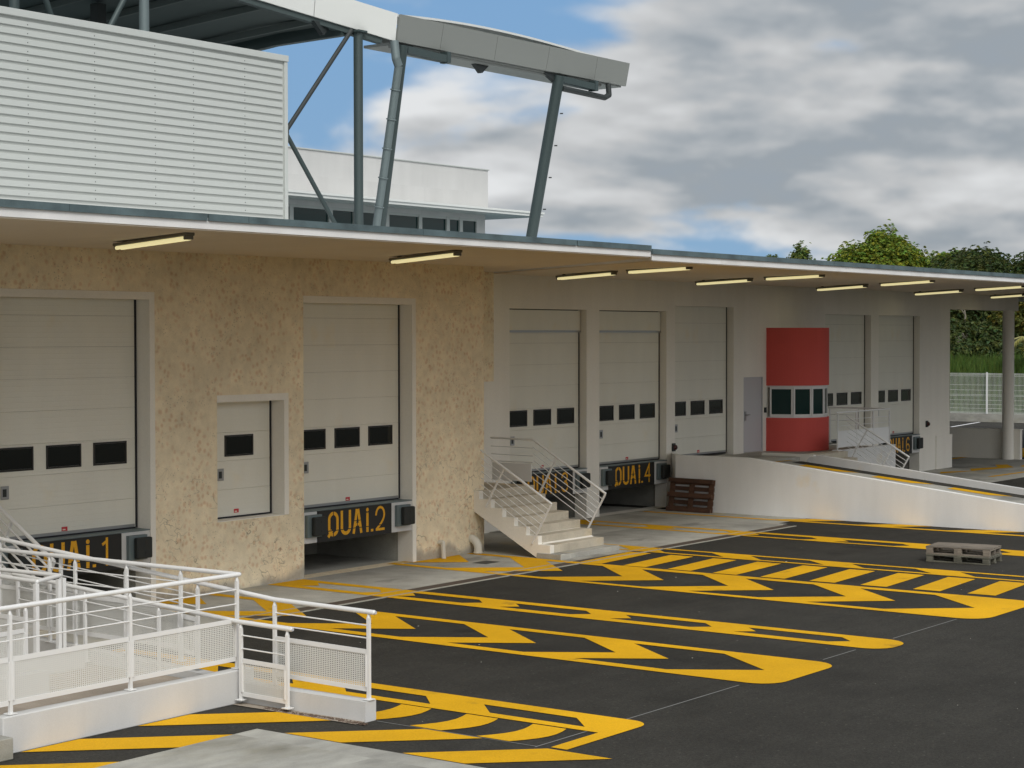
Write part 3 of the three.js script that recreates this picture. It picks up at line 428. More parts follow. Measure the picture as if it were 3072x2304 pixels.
{ const z = -8, o = thing('office_block', [5, 5.72, z], 'white upper office block with a strip of dark windows under a thin eave', 'building');
  part(o, 'parapet_wall', box(-1.0, 10.70, 7.56, 8.60, z - 8, z), M.white); part(o, 'coping', rbox(-1.02, 10.73, 8.601, 8.635, z - 8, z + 0.03, 0.008), M.cladding);
  part(o, 'eave', [box(-1.0, 12.35, 7.43, 7.50, z - 8.5, z + 0.62), box(-1.0, 12.38, 7.501, 7.555, z - 8.5, z + 0.65)], M.panelWhite);
  part(o, 'lower_wall', [box(-1.0, 10.70, 5.73, 6.72, z - 8, z - 0.1), box(-1, 10.70, 7.31, 7.43, z - 8, z - 0.1), box(10.33, 10.70, 6.721, 7.309, z - 8, z - 0.1)], M.white);
  const X = [1.9, 3.15, 4.52, 5.42, 6.62, 7.92, 9.05, 9.60, 10.33], post = [];
  for (let i = 0; i < X.length - 1; i++) { const f = part(o, 'window', [box(X[i], X[i] + 0.13, 6.721, 7.309, z - 0.16, z - 0.09), box(X[i] + 0.13, X[i + 1], 7.24, 7.309, z - 0.16, z - 0.1), box(X[i] + 0.13, X[i + 1], 6.721, 6.78, z - 0.16, z - 0.1)], M.cladding);
    const g = box(X[i] + 0.131, X[i + 1] - 0.001, 6.781, 7.239, z - 0.15, z - 0.14).translate(-o.base[0], -o.base[1], -o.base[2]); sub(f, 'window_pane', g, M.teal); } }
{ const o = thing('steel_roof', [0, 5.73, -0.75], 'steel canopy roof with white and shade-tinted grey fascia panels on leaning columns above the building', 'roof');
  const C = [-2.6, 0], yB = 9.60, yT = 10.085, lean = 0.10; // fascia leans outwards at the top
  const quadBox = (p0, p1, h, ln, t) => { // p = [x, yBottom, z] left, right; vertical panel leaning by ln along its normal
    const a = V(p0), b = V(p1), d = b.clone().sub(a).setY(0).normalize(), n = new THREE.Vector3(d.z, 0, -d.x).negate(); if (n.z < 0) n.negate();
    const P = []; for (const [q, yy] of [[a, 0], [b, 0], [b, h], [a, h]]) { const v = q.clone(); v.y += yy; v.addScaledVector(n, ln * yy / h); P.push(v); }
    const Q = P.map((v) => v.clone().addScaledVector(n, -t)), f = []; const tri = (A, B, C2) => f.push(...A.toArray(), ...B.toArray(), ...C2.toArray()), quad = (A, B, C2, D2) => { tri(A, B, C2); tri(A, C2, D2); };
    quad(P[0], P[1], P[2], P[3]); quad(Q[1], Q[0], Q[3], Q[2]); quad(P[1], Q[1], Q[2], P[2]); quad(Q[0], P[0], P[3], Q[3]); quad(P[3], P[2], Q[2], Q[3]); quad(Q[0], Q[1], P[1], P[0]);
    const g = new THREE.BufferGeometry(); g.setAttribute('position', new THREE.Float32BufferAttribute(f, 3)); g.computeVertexNormals(); return fin(g); };
  const xs = [-2.62, -1.35, 0.35, 2.1, 3.85, 5.09]; for (let i = 0; i < 5; i++) part(o, 'shade_grey_fascia_panel', quadBox([xs[i] + 0.006, yB, 0], [xs[i + 1] - 0.006, yB, 0], 0.485, lean, 0.05), M.panelGrey);  // front panels coloured grey for the shade on their downward lean
  const wd = [-0.906, 0.2, -0.423]; const wp = (s, y = yB) => [C[0] - 0.03 + wd[0] * s, y + wd[1] * s, C[1] + wd[2] * s];
  const ss = [0.01, 1.62, 3.3, 5.0, 7.2, 9.4]; for (let i = 0; i < 5; i++) part(o, 'white_fascia_panel', quadBox(wp(ss[i + 1] - 0.006), wp(ss[i] + 0.006), 0.485, lean, 0.05), M.panelWhite);
  // right wing deck, arched top sheet
  part(o, 'right_deck', [box(-2.5, 5.0, 9.57, 9.62, -0.9, -0.07), box(-2.5, 4.3, 9.52, 9.569, -0.30, -0.12)], M.panelGrey);
  { const n = 24, P = []; const yy = (t) => 10.07 + 0.17 * Math.sin(Math.PI * Math.pow(t, 0.85)); const x = (t) => -2.9 + 8.1 * t; const f = []; const pt = (t, z, dy) => [x(t), yy(t) + dy, z];
    for (let k = 0; k < n; k++) { const a = k / n, b = (k + 1) / n; const q = (A, B, C2, D2) => f.push(...A, ...B, ...C2, ...A, ...C2, ...D2);
      q(pt(a, -0.1, -0.03), pt(b, -0.1, -0.03), pt(b, -0.1, 0.012), pt(a, -0.1, 0.012)); q(pt(a, -0.1, 0.012), pt(b, -0.1, 0.012), pt(b, -0.9, 0.0), pt(a, -0.9, 0.0)); q(pt(b, -0.1, -0.03), pt(a, -0.1, -0.03), pt(a, -0.9, -0.04), pt(b, -0.9, -0.04)); }
    const g = new THREE.BufferGeometry(); g.setAttribute('position', new THREE.Float32BufferAttribute(f, 3)); g.computeVertexNormals(); part(o, 'top_sheet', fin(g), M.panelWhite); }
  part(o, 'inner_upstand', box(-2.4, 5.0, 9.63, 9.98, -0.62, -0.58), M.panelGrey);
  // left wing: dark ribbed deck rising to the left
  const sag = (z) => -0.075 * Math.max(0, -z - 1.6);
  const deck = (s0, s1, y, th, mat, name, z1 = -11) => { const a = wp(s0), b = wp(s1), f = [], q = (A, B, C2, D2) => f.push(...A, ...B, ...C2, ...A, ...C2, ...D2), u = (p) => [p[0], p[1] + th, p[2]]; const rows = [0, 0.15, 0.4, 1].map((t) => [[b[0], b[1] + y + sag(mix(b[2], z1, t)), mix(b[2] - 0.06, z1, t)], [a[0], a[1] + y + sag(mix(a[2], z1, t)), mix(a[2] - 0.06, z1, t)]]);
    for (let i = 0; i < 3; i++) { const [A, B] = rows[i], [A2, B2] = rows[i + 1]; q(A, A2, B2, B); q(u(A), u(B), u(B2), u(A2)); q(B, B2, u(B2), u(B)); q(A2, A, u(A), u(A2)); }
    const g = new THREE.BufferGeometry(); g.setAttribute('position', new THREE.Float32BufferAttribute(f, 3)); g.computeVertexNormals(); return part(o, name, fin(g), mat); };
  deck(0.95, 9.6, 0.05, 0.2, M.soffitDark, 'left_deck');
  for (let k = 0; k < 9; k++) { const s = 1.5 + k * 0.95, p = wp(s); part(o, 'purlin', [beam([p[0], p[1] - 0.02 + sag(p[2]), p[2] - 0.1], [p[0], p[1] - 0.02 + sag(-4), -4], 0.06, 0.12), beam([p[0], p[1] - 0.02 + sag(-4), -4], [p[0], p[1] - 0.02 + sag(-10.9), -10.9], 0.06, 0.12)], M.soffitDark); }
  { const p = wp(0.95), pts = [[p[0], p[1] - 0.03, p[2] - 0.1], [p[0], p[1] - 0.06, -2.2], [p[0], p[1] - 0.2, -3.8], [p[0], p[1] - 0.45, -6.2]]; for (let i = 0; i < 3; i++) part(o, 'roof_beam', beam(pts[i], pts[i + 1], 0.14, 0.24), M.steel); }
  part(o, 'edge_beam', [beam(wp(0.2, yB - 0.03).map((v, i) => (i === 2 ? v - 0.14 : v)), wp(9.4, yB - 0.03).map((v, i) => (i === 2 ? v - 0.14 : v)), 0.16, 0.12)], M.steel);
  // columns and bracing
  part(o, 'leaning_column', bar([-2.28, 5.73, -0.78], [-2.42, 9.56, -0.02], 0.10, 20), M.steel); part(o, 'leaning_column', bar([2.63, 5.73, -0.87], [2.60, 9.56, -0.02], 0.115, 20), M.steel);
  part(o, 'upright_column', [bar([-3.32, 5.73, -0.32], [-3.32, 9.73, -0.32], 0.085, 20), box(-3.44, -3.20, 9.70, 9.735, -0.44, -0.2)], M.steel);
  part(o, 'downpipe', [bar([-2.50, 5.73, -0.70], [-2.60, 9.15, 0.03], 0.075, 16), ...path([[-2.60, 9.15, 0.03], [-2.66, 9.28, 0.02], [-2.66, 9.60, -0.02]], 0.08, 16)], M.galv);
  for (let k = 0; k < 6; k++) { const t = 0.1 + k * 0.155; part(o, 'pipe_clip', fin(new THREE.TorusGeometry(0.085, 0.014, 6, 18).rotateX(Math.PI / 2 + 0.2).translate(-2.50 - 0.1 * t, 5.73 + 3.42 * t, -0.70 + 0.73 * t)), M.galv); }
  for (let k = 0; k < 5; k++) { const t = 0.12 + k * 0.17; part(o, 'pipe_clip', bar([2.63 + 0.08, 5.73 + 3.83 * t, -0.85 + 0.85 * t + 0.09], [2.63 + 0.12, 5.73 + 3.83 * t, -0.85 + 0.85 * t + 0.14], 0.014, 6), M.darkSteel); }
  part(o, 'gutter_pipe', path([[2.66, 9.30, 0.0], [4.25, 9.27, 0.0], [4.42, 9.34, 0.0], [4.42, 9.58, -0.02]], 0.06, 14), M.darkSteel);
  const gus = (x, z, y, w, h) => { const s = new THREE.Shape([new THREE.Vector2(-w, h), new THREE.Vector2(w, h), new THREE.Vector2(w * 0.05, 0), new THREE.Vector2(-w * 0.05, 0)]); return fin(new THREE.ExtrudeGeometry(s, { depth: 0.1, bevelEnabled: false }).translate(x, y, z)); };
  part(o, 'bracket', gus(-2.35, -0.16, 9.42, 0.30, 0.17), M.darkSteel); part(o, 'bracket', gus(2.55, -0.16, 9.42, 0.44, 0.17), M.darkSteel); part(o, 'bracket', gus(0.22, -0.3, 9.36, 0.3, 0.22), M.darkSteel); { const p = wp(1.35); part(o, 'bracket', gus(p[0], p[2] - 0.2, p[1] - 0.24, 0.26, 0.22), M.darkSteel); }
  for (const [x, x2] of [[-2.25, -1.25], [2.75, 3.75]]) part(o, 'outrigger', [beam([x, 9.50, -0.10], [x2, 9.44, 0.02], 0.16, 0.13), box(x2 - 0.01, x2 + 0.10, 9.36, 9.57, -0.07, 0.11)], M.steel);
  const kn = [-5.24, 7.74, -0.32];
  part(o, 'tie_rod', [bar([-3.5, 9.72, -0.32], kn, 0.042), ball(kn, 0.07)], M.darkSteel); part(o, 'tie_rod', bar(kn, [-3.95, 6.2, -0.32], 0.042), M.steel);
  part(o, 'rear_post', [bar([-7.3, 8.4, -1.6], [-7.3, 10.6, -1.6], 0.085, 16)], M.galv); part(o, 'tie_rod', bar([-7.3, 10.5, -1.6], [-8.5, 8.6, -1.6], 0.05), M.steel); part(o, 'tie_rod', bar([-7.1, 9.6, -3.0], [-5.9, 8.0, -3.0], 0.05), M.darkSteel); part(o, 'rear_post', bar([-9.2, 8.4, -2.6], [-9.2, 11.1, -2.6], 0.085, 16), M.steel); part(o, 'tie_rod', bar([-9.0, 10.8, -2.6], [-8.2, 9.0, -2.6], 0.05), M.steel); part(o, 'rear_post', box(-6.3, -6.1, 8.2, 10.2, -4.1, -3.9), M.darkSteel); }

// ------------------------------------------------------------------ stairs, ramps, railings
// railing run from p to q (points on the handrail axis); dy values are measured down from the handrail
function railRun(t, p, q, { posts = [], drop = 1.1, bars = [], panel, r = 0.027, lean, noRail, mat = M.railWhite, ends = [0, 0] }) {
  const at = (s, dy) => [p[0] + (q[0] - p[0]) * s, p[1] + (q[1] - p[1]) * s - dy, p[2] + (q[2] - p[2]) * s];
  const L = Math.hypot(q[0] - p[0], q[2] - p[2]);
  if (!noRail) part(t, 'handrail', [bar(at(-ends[0] / L, 0), at(1 + ends[1] / L, 0), r, 16), ball(p, r), ball(q, r)], mat);
  for (const s of posts) { const a = at(s, r * 0.8), d = typeof drop === 'function' ? drop(s) : drop; part(t, 'post', [beam([a[0], a[1] - 0.045, a[2]], [a[0], a[1] - d + r, a[2]], 0.036, 0.036, [1, 0, 0.0001]), fin(new THREE.CylinderGeometry(0.009, 0.025, 0.055, 4).rotateY(Math.PI / 4).translate(a[0], a[1] - 0.02, a[2])), rbox(a[0] - 0.05, a[0] + 0.05, a[1] - d + r - 0.001, a[1] - d + r + 0.012, a[2] - 0.05, a[2] + 0.05, 0.003, 1)], mat); }
  for (const dy of bars) part(t, 'rail_bar', bar(at(posts.length ? posts[0] : 0, dy), at(posts.length ? posts[posts.length - 1] : 1, dy), 0.0085, 8), mat);
  if (panel) for (let i = 0; i < posts.length - 1; i++) {
    const e = 0.027 / L, s0 = posts[i] + e, s1 = posts[i + 1] - e, [d0, d1] = panel, w = 0.018, fr = [beam(at(s0, d0), at(s1, d0), w, 0.05), beam(at(s0, d1), at(s1, d1), w, 0.05), beam(at(s0, d0 + 0.026), at(s0, d1 - 0.026), 0.05, w, [q[0] - p[0], 0, q[2] - p[2]]), beam(at(s1, d0 + 0.026), at(s1, d1 - 0.026), 0.05, w, [q[0] - p[0], 0, q[2] - p[2]])];
    const f = part(t, 'panel_frame', fr, mat);
    const A = at(s0, d0), B = at(s1, d0), C = at(s1, d1), E = at(s0, d1), g = new THREE.BufferGeometry(); g.setAttribute('position', new THREE.Float32BufferAttribute([...E, ...C, ...B, ...E, ...B, ...A], 3)); g.computeVertexNormals();
    const len = L * (s1 - s0), h = d1 - d0; g.setAttribute('uv', new THREE.Float32BufferAttribute([0, 0, len, 0, len, h, 0, 0, len, h, 0, h], 2));
    g.translate(-t.base[0], -t.base[1], -t.base[2]); sub(f, 'perforated_sheet', g, M.perf);
  }
}
// concrete stair between the stone wall and dock 3
function staircase(x0, x1, label, opt = {}) {
  const t = thing('concrete_staircase', [(x0 + x1) / 2, 0, 1], label, 'staircase'), z1 = 1.81, g = 0.28, h = 0.158, n = opt.steps || 7, y0 = 0.104;
  part(t, 'bottom_slab', rbox(x0 - 0.02, x1 + 0.16, 0, y0, z1 - 0.30, z1 + 0.26, 0.012), M.concrete);
  for (let k = 0; k < n; k++) part(t, 'step', rbox(x0 + 0.13, x1, y0 + k * h - (k ? 0.10 : 0), y0 + (k + 1) * h, z1 - (k + 1) * g - 0.02, z1 - k * g, 0.01), M.step);
  const top = y0 + n * h, zt = z1 - n * g;
  // side stringer, stepped top and sloping underside
  const P = [[z1 + 0.255, 0.005], [z1 + 0.255, y0], [z1, y0]]; for (let k = 0; k < n; k++) P.push([z1 - k * g, y0 + (k + 1) * h], [z1 - (k + 1) * g, y0 + (k + 1) * h]); P.push([zt - 1.2, top], [zt - 1.2, top - 0.2], [zt, top - 0.32], [z1 - 0.30, 0.005]);
  part(t, 'stringer', profX(P, x0, x0 + 0.128), M.plaster);
  part(t, 'waist_slab', profX([[z1 - 0.30, 0.02], [z1 - 0.02, 0.02], [z1 - 0.03, 0.16], [zt, top - 0.09], [zt, top - 0.30]], x0 + 0.129, x1 - 0.01), M.plaster);
  part(t, 'landing', rbox(x0 + 0.13, x1, top - 0.2, top, opt.back ?? -1.97, zt - 0.022, 0.008), M.step);
  const hr = (z) => 2.12 - (0.1 - z) * 0 + (z > 0.1 ? -(z - 0.1) * 0.573 : 0);
  const slope = (x, zA, zB, hA) => { // rail over the flight, leaning posts square to the slope
    const p = [x, hA, zA], q = [x, hA - (zB - zA) * 0.573, zB];
    part(t, 'handrail', [bar(p, q, 0.024, 14), ball(p, 0.024), ball(q, 0.024)], M.railWhite);
    for (let k = 1; k <= 6; k++) { const d = 0.128 * k + 0.02; part(t, 'rail_bar', bar([x, p[1] - d, zA], [x, q[1] - d * 0.74, zB - d * 0.46], 0.0085, 8), M.railWhite); }
    for (const s of opt.posts || [0.33, 1]) { const z = zA + (zB - zA) * s, y = hA - (z - zA) * 0.573; part(t, 'post', beam([x, y - 0.02, z], [x, y - 0.78, z - 0.445], 0.03, 0.03), M.railWhite); } };
  if (!opt.onlyRight) { slope(x0 - 0.02, 0.2, 1.85, 2.0); part(t, 'post', beam([x0 - 0.02, 2.0, 0.2], [x0 - 0.02, 1.0, 0.2], 0.03, 0.03), M.railWhite); }
  slope(x1, 0.1, 1.84, 2.12); part(t, 'post', beam([x1, 2.12, 0.1], [x1, top, 0.1], 0.03, 0.03), M.railWhite);
  if (!opt.onlyRight) { const p = [x1, 2.12, 0.1], q = [x1, 2.13, -0.96]; railRun(t, q, p, { bars: [0.17, 0.33], r: 0.02 }); part(t, 'post', beam(q, [x1, top, -0.96], 0.03, 0.03), M.railWhite); part(t, 'guard_panel', rbox(x1 - 0.008, x1 + 0.008, top + 0.06, 1.63, -0.93, 0.06, 0.004, 1), M.railWhite); part(t, 'panel_rail', bar([x1, 1.66, -0.96], [x1, 1.66, 0.1], 0.012, 8), M.railWhite); }
  return t;
}
M.step = std({ map: concreteMap, color: lin(1.25, 1.16, 1.04), roughness: 0.9 });
staircase(-0.33, 1.5, 'concrete staircase with thin white railings beside the stone wall corner');
{ const t = thing('stair_railing', [-12.0, 0, 1.2], 'sloping white stair railing in front of dock 1 at the left edge', 'railing'); // only its lower end shows
  const x = -12.05, zA = -0.35, zB = 1.70, yA = 2.30, yB = 1.10; part(t, 'handrail', [bar([x, yA, zA], [x, yB, zB], 0.03, 14), ball([x, yA, zA], 0.03)], M.railWhite);
  for (let k = 1; k <= 5; k++) { const d = 0.145 * k; part(t, 'rail_bar', bar([x, yA - d, zA], [x, yB - d * 0.85, zB - d * 0.5], 0.016, 8), M.railWhite); }
  part(t, 'post', beam([x, yB, zB], [x, yB - 0.75, zB - 0.45], 0.05, 0.03), M.railWhite); part(t, 'post', beam([x, yB + 0.5, zB - 0.9], [x, yB - 0.25, zB - 1.35], 0.05, 0.03), M.railWhite);
  part(t, 'stair_foot', [rbox(-13.0, -12.0, 0, 0.16, 0.6, 1.7, 0.01), rbox(-13.0, -12.0, 0.16, 0.32, 0.0, 1.4, 0.01)], M.step); }
// vehicle ramp to the booth
{ const t = thing('vehicle_ramp', [11, 0, 2], 'white-walled concrete ramp rising from the yard to the platform before the booth', 'ramp');
  const wallP = (dy) => [[-1.5, 0], [12.2, 0], [12.2, 0.02 + dy], [0.45, 1.335 + dy], [-1.5, 1.335 + dy]];
  part(t, 'ramp_wall', profX(wallP(0), 9.6, 9.78), M.rampWhite);
  part(t, 'ramp_deck', [profX([[0.3, 0.01], [11.6, 0.01], [0.3, 1.13]], 9.781, 12.28), slabXZ([[9.781, 0.299], [12.28, 0.299], [12.28, -2.09], [10.52, -2.09], [9.781, -1.52]], 0.01, 1.13)], M.concrete); part(t, 'return_wall', slabXZ([[9.6, -1.502], [9.77, -1.502], [10.52, -2.085], [10.36, -2.085]], 0, 1.335), M.rampWhite);
  part(t, 'ramp_kerb', [profX([[0.9, 0.01], [12.2, 0.01], [12.2, 0.02], [0.95, 1.275], [0.7, 1.22], [0.62, 1.14]], 12.281, 12.45)], M.white);
  part(t, 'platform', box(12.281, 18.9, 0.01, 1.128, -2.09, -0.25), M.concrete);
  part(t, 'platform_wall', [box(15.62, 18.95, 0.01, 1.20, -0.249, -0.1), rbox(15.35, 15.6, 1.0, 1.22, -0.249, -0.05, 0.02)], M.white);
  for (const [z0, x0] of [[0.35, 11.6], [1.6, 11.55]]) { }
  const onDeck = (x, z) => [x, 1.13 - Math.max(0, z - 0.3) * 0.0991 + 0.006, z], qd = (a) => { const P = a.map(([x, z]) => onDeck(x, z)), f = [...P[0], ...P[1], ...P[2], ...P[0], ...P[2], ...P[3]], g = new THREE.BufferGeometry(); g.setAttribute('position', new THREE.Float32BufferAttribute(f, 3)); g.computeVertexNormals(); return fin(g); };
  part(t, 'deck_marking', [0, 1, 2, 3, 4].map((k) => { const z = 0.9 + 1.9 * k; return qd([[11.75, z], [11.35, z], [11.35, z + 1.0], [11.75, z + 1.4]].reverse()); }).concat([qd([[11.0, 0.2], [12.2, 0.2], [12.2, 0.28], [11.0, 0.28]].reverse())]), M.yellow);
  part(t, 'deck_marking_border', [qd([[11.76, 0.5], [12.27, 0.5], [12.27, 11], [11.76, 11]].reverse()), qd([[10.3, 1.15], [10.9, 1.15], [10.9, 1.6], [10.3, 1.6]].reverse())], M.asphalt); 
  part(t, 'deck_arrow', qd([[10.4, 1.25], [10.75, 1.25], [10.85, 1.5], [10.5, 1.5]].reverse()).translate(0, 0.004, 0), M.yellow); }
{ const t = staircase(13.6, 15.55, 'concrete stair with one sloping white railing behind the ramp, beside the booth', { onlyRight: true, posts: [0.33, 0.75, 1.0], back: -0.24 }); t.position.y -= 0.02; }
{ const t = thing('platform_railing', [17, 1.13, -0.2], 'white guard railing with solid panels on the platform right of the booth', 'railing');
  railRun(t, [15.5, 2.19, -0.18], [18.72, 2.19, -0.18], { posts: [0.02, 0.36, 0.68, 1], drop: 1.0, bars: [0.2, 0.36], r: 0.024 });
  for (let i = 0; i < 3; i++) { const X = [15.56, 16.68, 17.7, 18.7]; part(t, 'guard_panel', rbox(X[i] + 0.025, X[i + 1] - 0.025, 1.26, 1.70, -0.188, -0.172, 0.004, 1), M.railWhite); }
  railRun(t, [18.72, 2.19, -0.18], [18.72, 2.19, -2.05], { posts: [0.5, 0.97], drop: 1.0, bars: [0.2, 0.36], r: 0.02 }); }
// foreground access ramp with its railings
{ const t = thing('access_ramp', [-15, 0, 5], 'low white concrete walls and floor of the access ramp in the foreground', 'ramp');
  part(t, 'outer_wall', rbox(-17.07, -13.49, 0, 0.385, 6.77, 6.93, 0.014, 2), M.white);
  part(t, 'ramp_floor', [box(-19, -13.72, 0, 0.19, 2.6, 6.768)], M.brownFloor);
  part(t, 'side_kerb', [profX([[2.6, 0.0], [8.80, 0.0], [8.80, 0.225], [7.35, 0.225], [2.6, 0.42]], -13.70, -13.52)], M.white);
  part(t, 'inner_wall', [rbox(-15.6, -13.95, 0.19, 0.42, 4.35, 4.55, 0.012), rbox(-19, -15.3, 0.19, 0.46, 5.3, 5.5, 0.012)], M.white);
  part(t, 'ramp_strip', flat([[-13.86, 8.8], [-13.7, 8.8], [-13.7, 6.94], [-13.86, 6.94]], [], 0.01), M.brownFloor);
  part(t, 'end_block', rbox(-18.2, -17.10, 0, 0.22, 6.7, 7.13, 0.012), M.slab);
  const r = rng(5), d = []; for (let k = 0; k < 60; k++) { const x = -16.9 + r() * 3, z = 6.2 + r() * 0.5, s = 0.01 + r() * 0.03; d.push(fin(new THREE.TetrahedronGeometry(s).scale(2.2, 0.3, 0.8).rotateY(r() * 6).translate(x, 0.196, z))); } part(t, 'dead_leaves', d, M.debris, { kind: 'stuff' }); }
{ const t = thing('guard_railing', [-15.3, 0.38, 6.86], 'white railing with perforated panels along the nearest low wall', 'railing');
  railRun(t, [-18.6, 1.47, 6.86], [-13.66, 1.47, 6.86], { posts: [0.03, 0.34, 0.664, 0.992], drop: 1.085, bars: [0.17, 0.335], panel: [0.525, 0.965] }); }
{ const t = thing('guard_railing', [-13.66, 0.2, 4], 'white railing turning back from the corner post towards dock 1', 'railing');
  railRun(t, [-13.66, 1.47, 6.86], [-13.66, 1.47, 1.2], { posts: [0.17, 0.335, 0.5, 0.585, 0.76, 0.97], drop: 1.1, bars: [0.16, 0.32], panel: [0.47, 0.93] }); }
{ const t = thing('guard_railing', [-13.6, 0.22, 6], 'white ramp railing on the kerb, ending in a cut tube over the yellow markings', 'railing');
  railRun(t, [-13.6, 1.195, 8.84], [-13.6, 1.215, 7.36], { posts: [0.05, 1], drop: 0.97, bars: [0.15, 0.29], panel: [0.44, 0.85] });
  part(t, 'tube_end', fin(new THREE.TorusGeometry(0.022, 0.006, 8, 18).translate(-13.6, 1.195, 8.842)), M.railWhite); part(t, 'tube_bore', fin(new THREE.CylinderGeometry(0.018, 0.018, 0.004, 14).rotateX(Math.PI / 2).translate(-13.6, 1.195, 8.868)), M.greyDoor);
  railRun(t, [-13.6, 1.215, 7.36], [-13.6, 1.61, 2.4], { posts: [0.25, 0.5, 0.74, 0.98], drop: 1.0, bars: [0.15, 0.29], panel: [0.44, 0.85] }); }
{ const t = thing('guard_railing', [-13.78, 0.05, 7], 'lower white railing with a perforated panel, ending beside the low wall end', 'railing');
  railRun(t, [-13.78, 0.935, 7.78], [-13.78, 0.95, 6.96], { posts: [0.07, 0.95], drop: 0.9, bars: [0.15, 0.30], panel: [0.44, 0.82] });
  part(t, 'tube_bore', fin(new THREE.CylinderGeometry(0.018, 0.018, 0.004, 14).rotateX(Math.PI / 2).translate(-13.78, 0.935, 7.807)), M.greyDoor);
  railRun(t, [-13.78, 0.95, 6.96], [-13.78, 1.20, 3.0], { posts: [0.33, 0.66, 0.98], drop: 0.9, bars: [0.15, 0.30] }); }
{ const t = thing('guard_railing', [-14.5, 0.19, 4.4], 'looped double white handrail of the inner ramp at the left edge', 'railing');
  part(t, 'handrail', path([[-14.13, 1.3, 2.2], [-14.06, 1.3, 4.21], [-14.59, 1.3, 4.44], [-14.42, 1.3, 2.2]], 0.027, 16), M.railWhite);
  for (const [x, z] of [[-14.08, 4.30], [-14.62, 4.46], [-14.2, 4.36]]) part(t, 'post', [beam([x, 1.28, z], [x, 0.19, z], 0.05, 0.05, [1, 0, 0.001])], M.railWhite);
  railRun(t, [-14.62, 1.3, 4.46], [-14.45, 1.3, 2.2], { noRail: true, posts: [0, 0.5, 1], drop: 1.1, panel: [0.47, 0.95] });
  railRun(t, [-19, 1.05, 4.9], [-14.70, 1.05, 4.46], { noRail: true, posts: [0.0, 0.3, 0.62, 0.98], drop: 0.85, panel: [0.30, 0.72] }); }

// ------------------------------------------------------------------ small things by the wall
{ const p = thing('wall_pipe', [-0.42, 0, 0.12], 'wide pale pipe bending from the stone wall down into the ground', 'pipe');
  part(p, 'pipe_bend', [fin(new THREE.TorusGeometry(0.19, 0.082, 14, 20, Math.PI / 2).rotateY(-Math.PI / 2).translate(-0.42, 0.10, -0.02 + 0.0)), bar([-0.42, 0.29, -0.10], [-0.42, 0.29, -0.02], 0.082, 16), bar([-0.42, 0.0, 0.17], [-0.42, 0.10, 0.17], 0.082, 16)], M.pipe); part(p, 'pipe_collar', fin(new THREE.TorusGeometry(0.086, 0.014, 8, 20).rotateX(Math.PI / 2).translate(-0.42, 0.03, 0.17)), M.pipe);
  const q = thing('wall_pipe', [-1.42, 0, 0.10], 'thin pale pipe with an elbow at the foot of the stone wall', 'pipe'); part(q, 'pipe_bend', path([[-1.42, 0.30, -0.03], [-1.42, 0.30, 0.10], [-1.42, 0.0, 0.12]], 0.045, 14), M.pipe); }
for (const [x, z, l] of [[10.46, ZF, 'small dark red wall beacon between the ramp door and dock 4'], [25.5, ZF, 'small dark wall beacon right of the last loading door']]) { const b = thing('wall_beacon', [x, 1.45, z], l, 'beacon'); part(b, 'base_plate', rbox(x - 0.07, x + 0.05, 1.36, 1.56, z + 0.001, z + 0.05, 0.01), M.darkSteel); part(b, 'lens', [fin(new THREE.SphereGeometry(0.06, 14, 10).scale(1, 1.1, 1).translate(x - 0.01, 1.46, z + 0.07))], std({ color: lin(0.05, 0.012, 0.012), roughness: 0.25 })); }
// pallets: local axes, x length 1.2, z width 0.8, resting on y = 0
function pallet(label, c, group) {
  const t = thing('wooden_pallet', [0, 0, 0], label, 'pallet', group); const r = rng(Math.round(c[0] * 999)), mats = [0, 1, 2].map((k) => std({ map: woodMap(400 + k * 13 + c[0] * 50, c.map((v) => v * (0.85 + 0.18 * k))), roughness: 0.9 })), m = () => mats[Math.floor(r() * 3)];
  for (let k = 0; k < 5; k++) { const w = k % 2 ? 0.10 : 0.14, z = -0.33 + k * 0.165, dx = (r() - 0.5) * 0.012; part(t, 'top_board', rbox(-0.6 + dx, 0.6 + dx, 0.122, 0.144, z - w / 2, z + w / 2, 0.003, 1), m()); }
  for (const x of [-0.53, 0, 0.53]) { part(t, 'cross_board', rbox(x - 0.07, x + 0.07, 0.1, 0.1215, -0.4, 0.4, 0.003, 1), m()); for (const z of [-0.35, 0, 0.35]) part(t, 'block', rbox(x - (x ? 0.06 : 0.07), x + (x ? 0.06 : 0.07), 0.0225, 0.0995, z - 0.05, z + 0.05, 0.004, 1), m()); }
  for (const z of [-0.35, 0, 0.35]) part(t, 'bottom_board', rbox(-0.6, 0.6, 0.0, 0.022, z - 0.05, z + 0.05, 0.003, 1), m());
  return t;
}
{ const yaw = -1.482; // long side runs along the lane
  const a = pallet('greyish wooden pallet on the asphalt, the lower of a stack of two', [0.11, 0.105, 0.08], ''); a.position.set(3.93, 0.002, 8.24); a.rotation.y = yaw;
  const b = pallet('brown-edged wooden pallet, the upper of a stack of two on the asphalt', [0.17, 0.145, 0.115], ''); b.position.set(3.95, 0.147, 8.22); b.rotation.y = yaw + 0.04;
  const c = pallet('dark brown wooden pallet leaning upright against the white ramp wall', [0.085, 0.042, 0.024], ''); c.scale.set(1, 1, 1);
  // stood on its long side: length along the wall (z), width up
  const X = new THREE.Vector3(0.03, -0.012, 1).normalize(), Zl = new THREE.Vector3(0.17, 1, 0.01).normalize(), Yl = new THREE.Vector3().crossVectors(Zl, X).normalize(); Zl.crossVectors(X, Yl);
  c.quaternion.setFromRotationMatrix(new THREE.Matrix4().makeBasis(X, Yl, Zl)); c.position.set(9.36, 0.405, -0.98); c.userData.pose = 'lean'; }

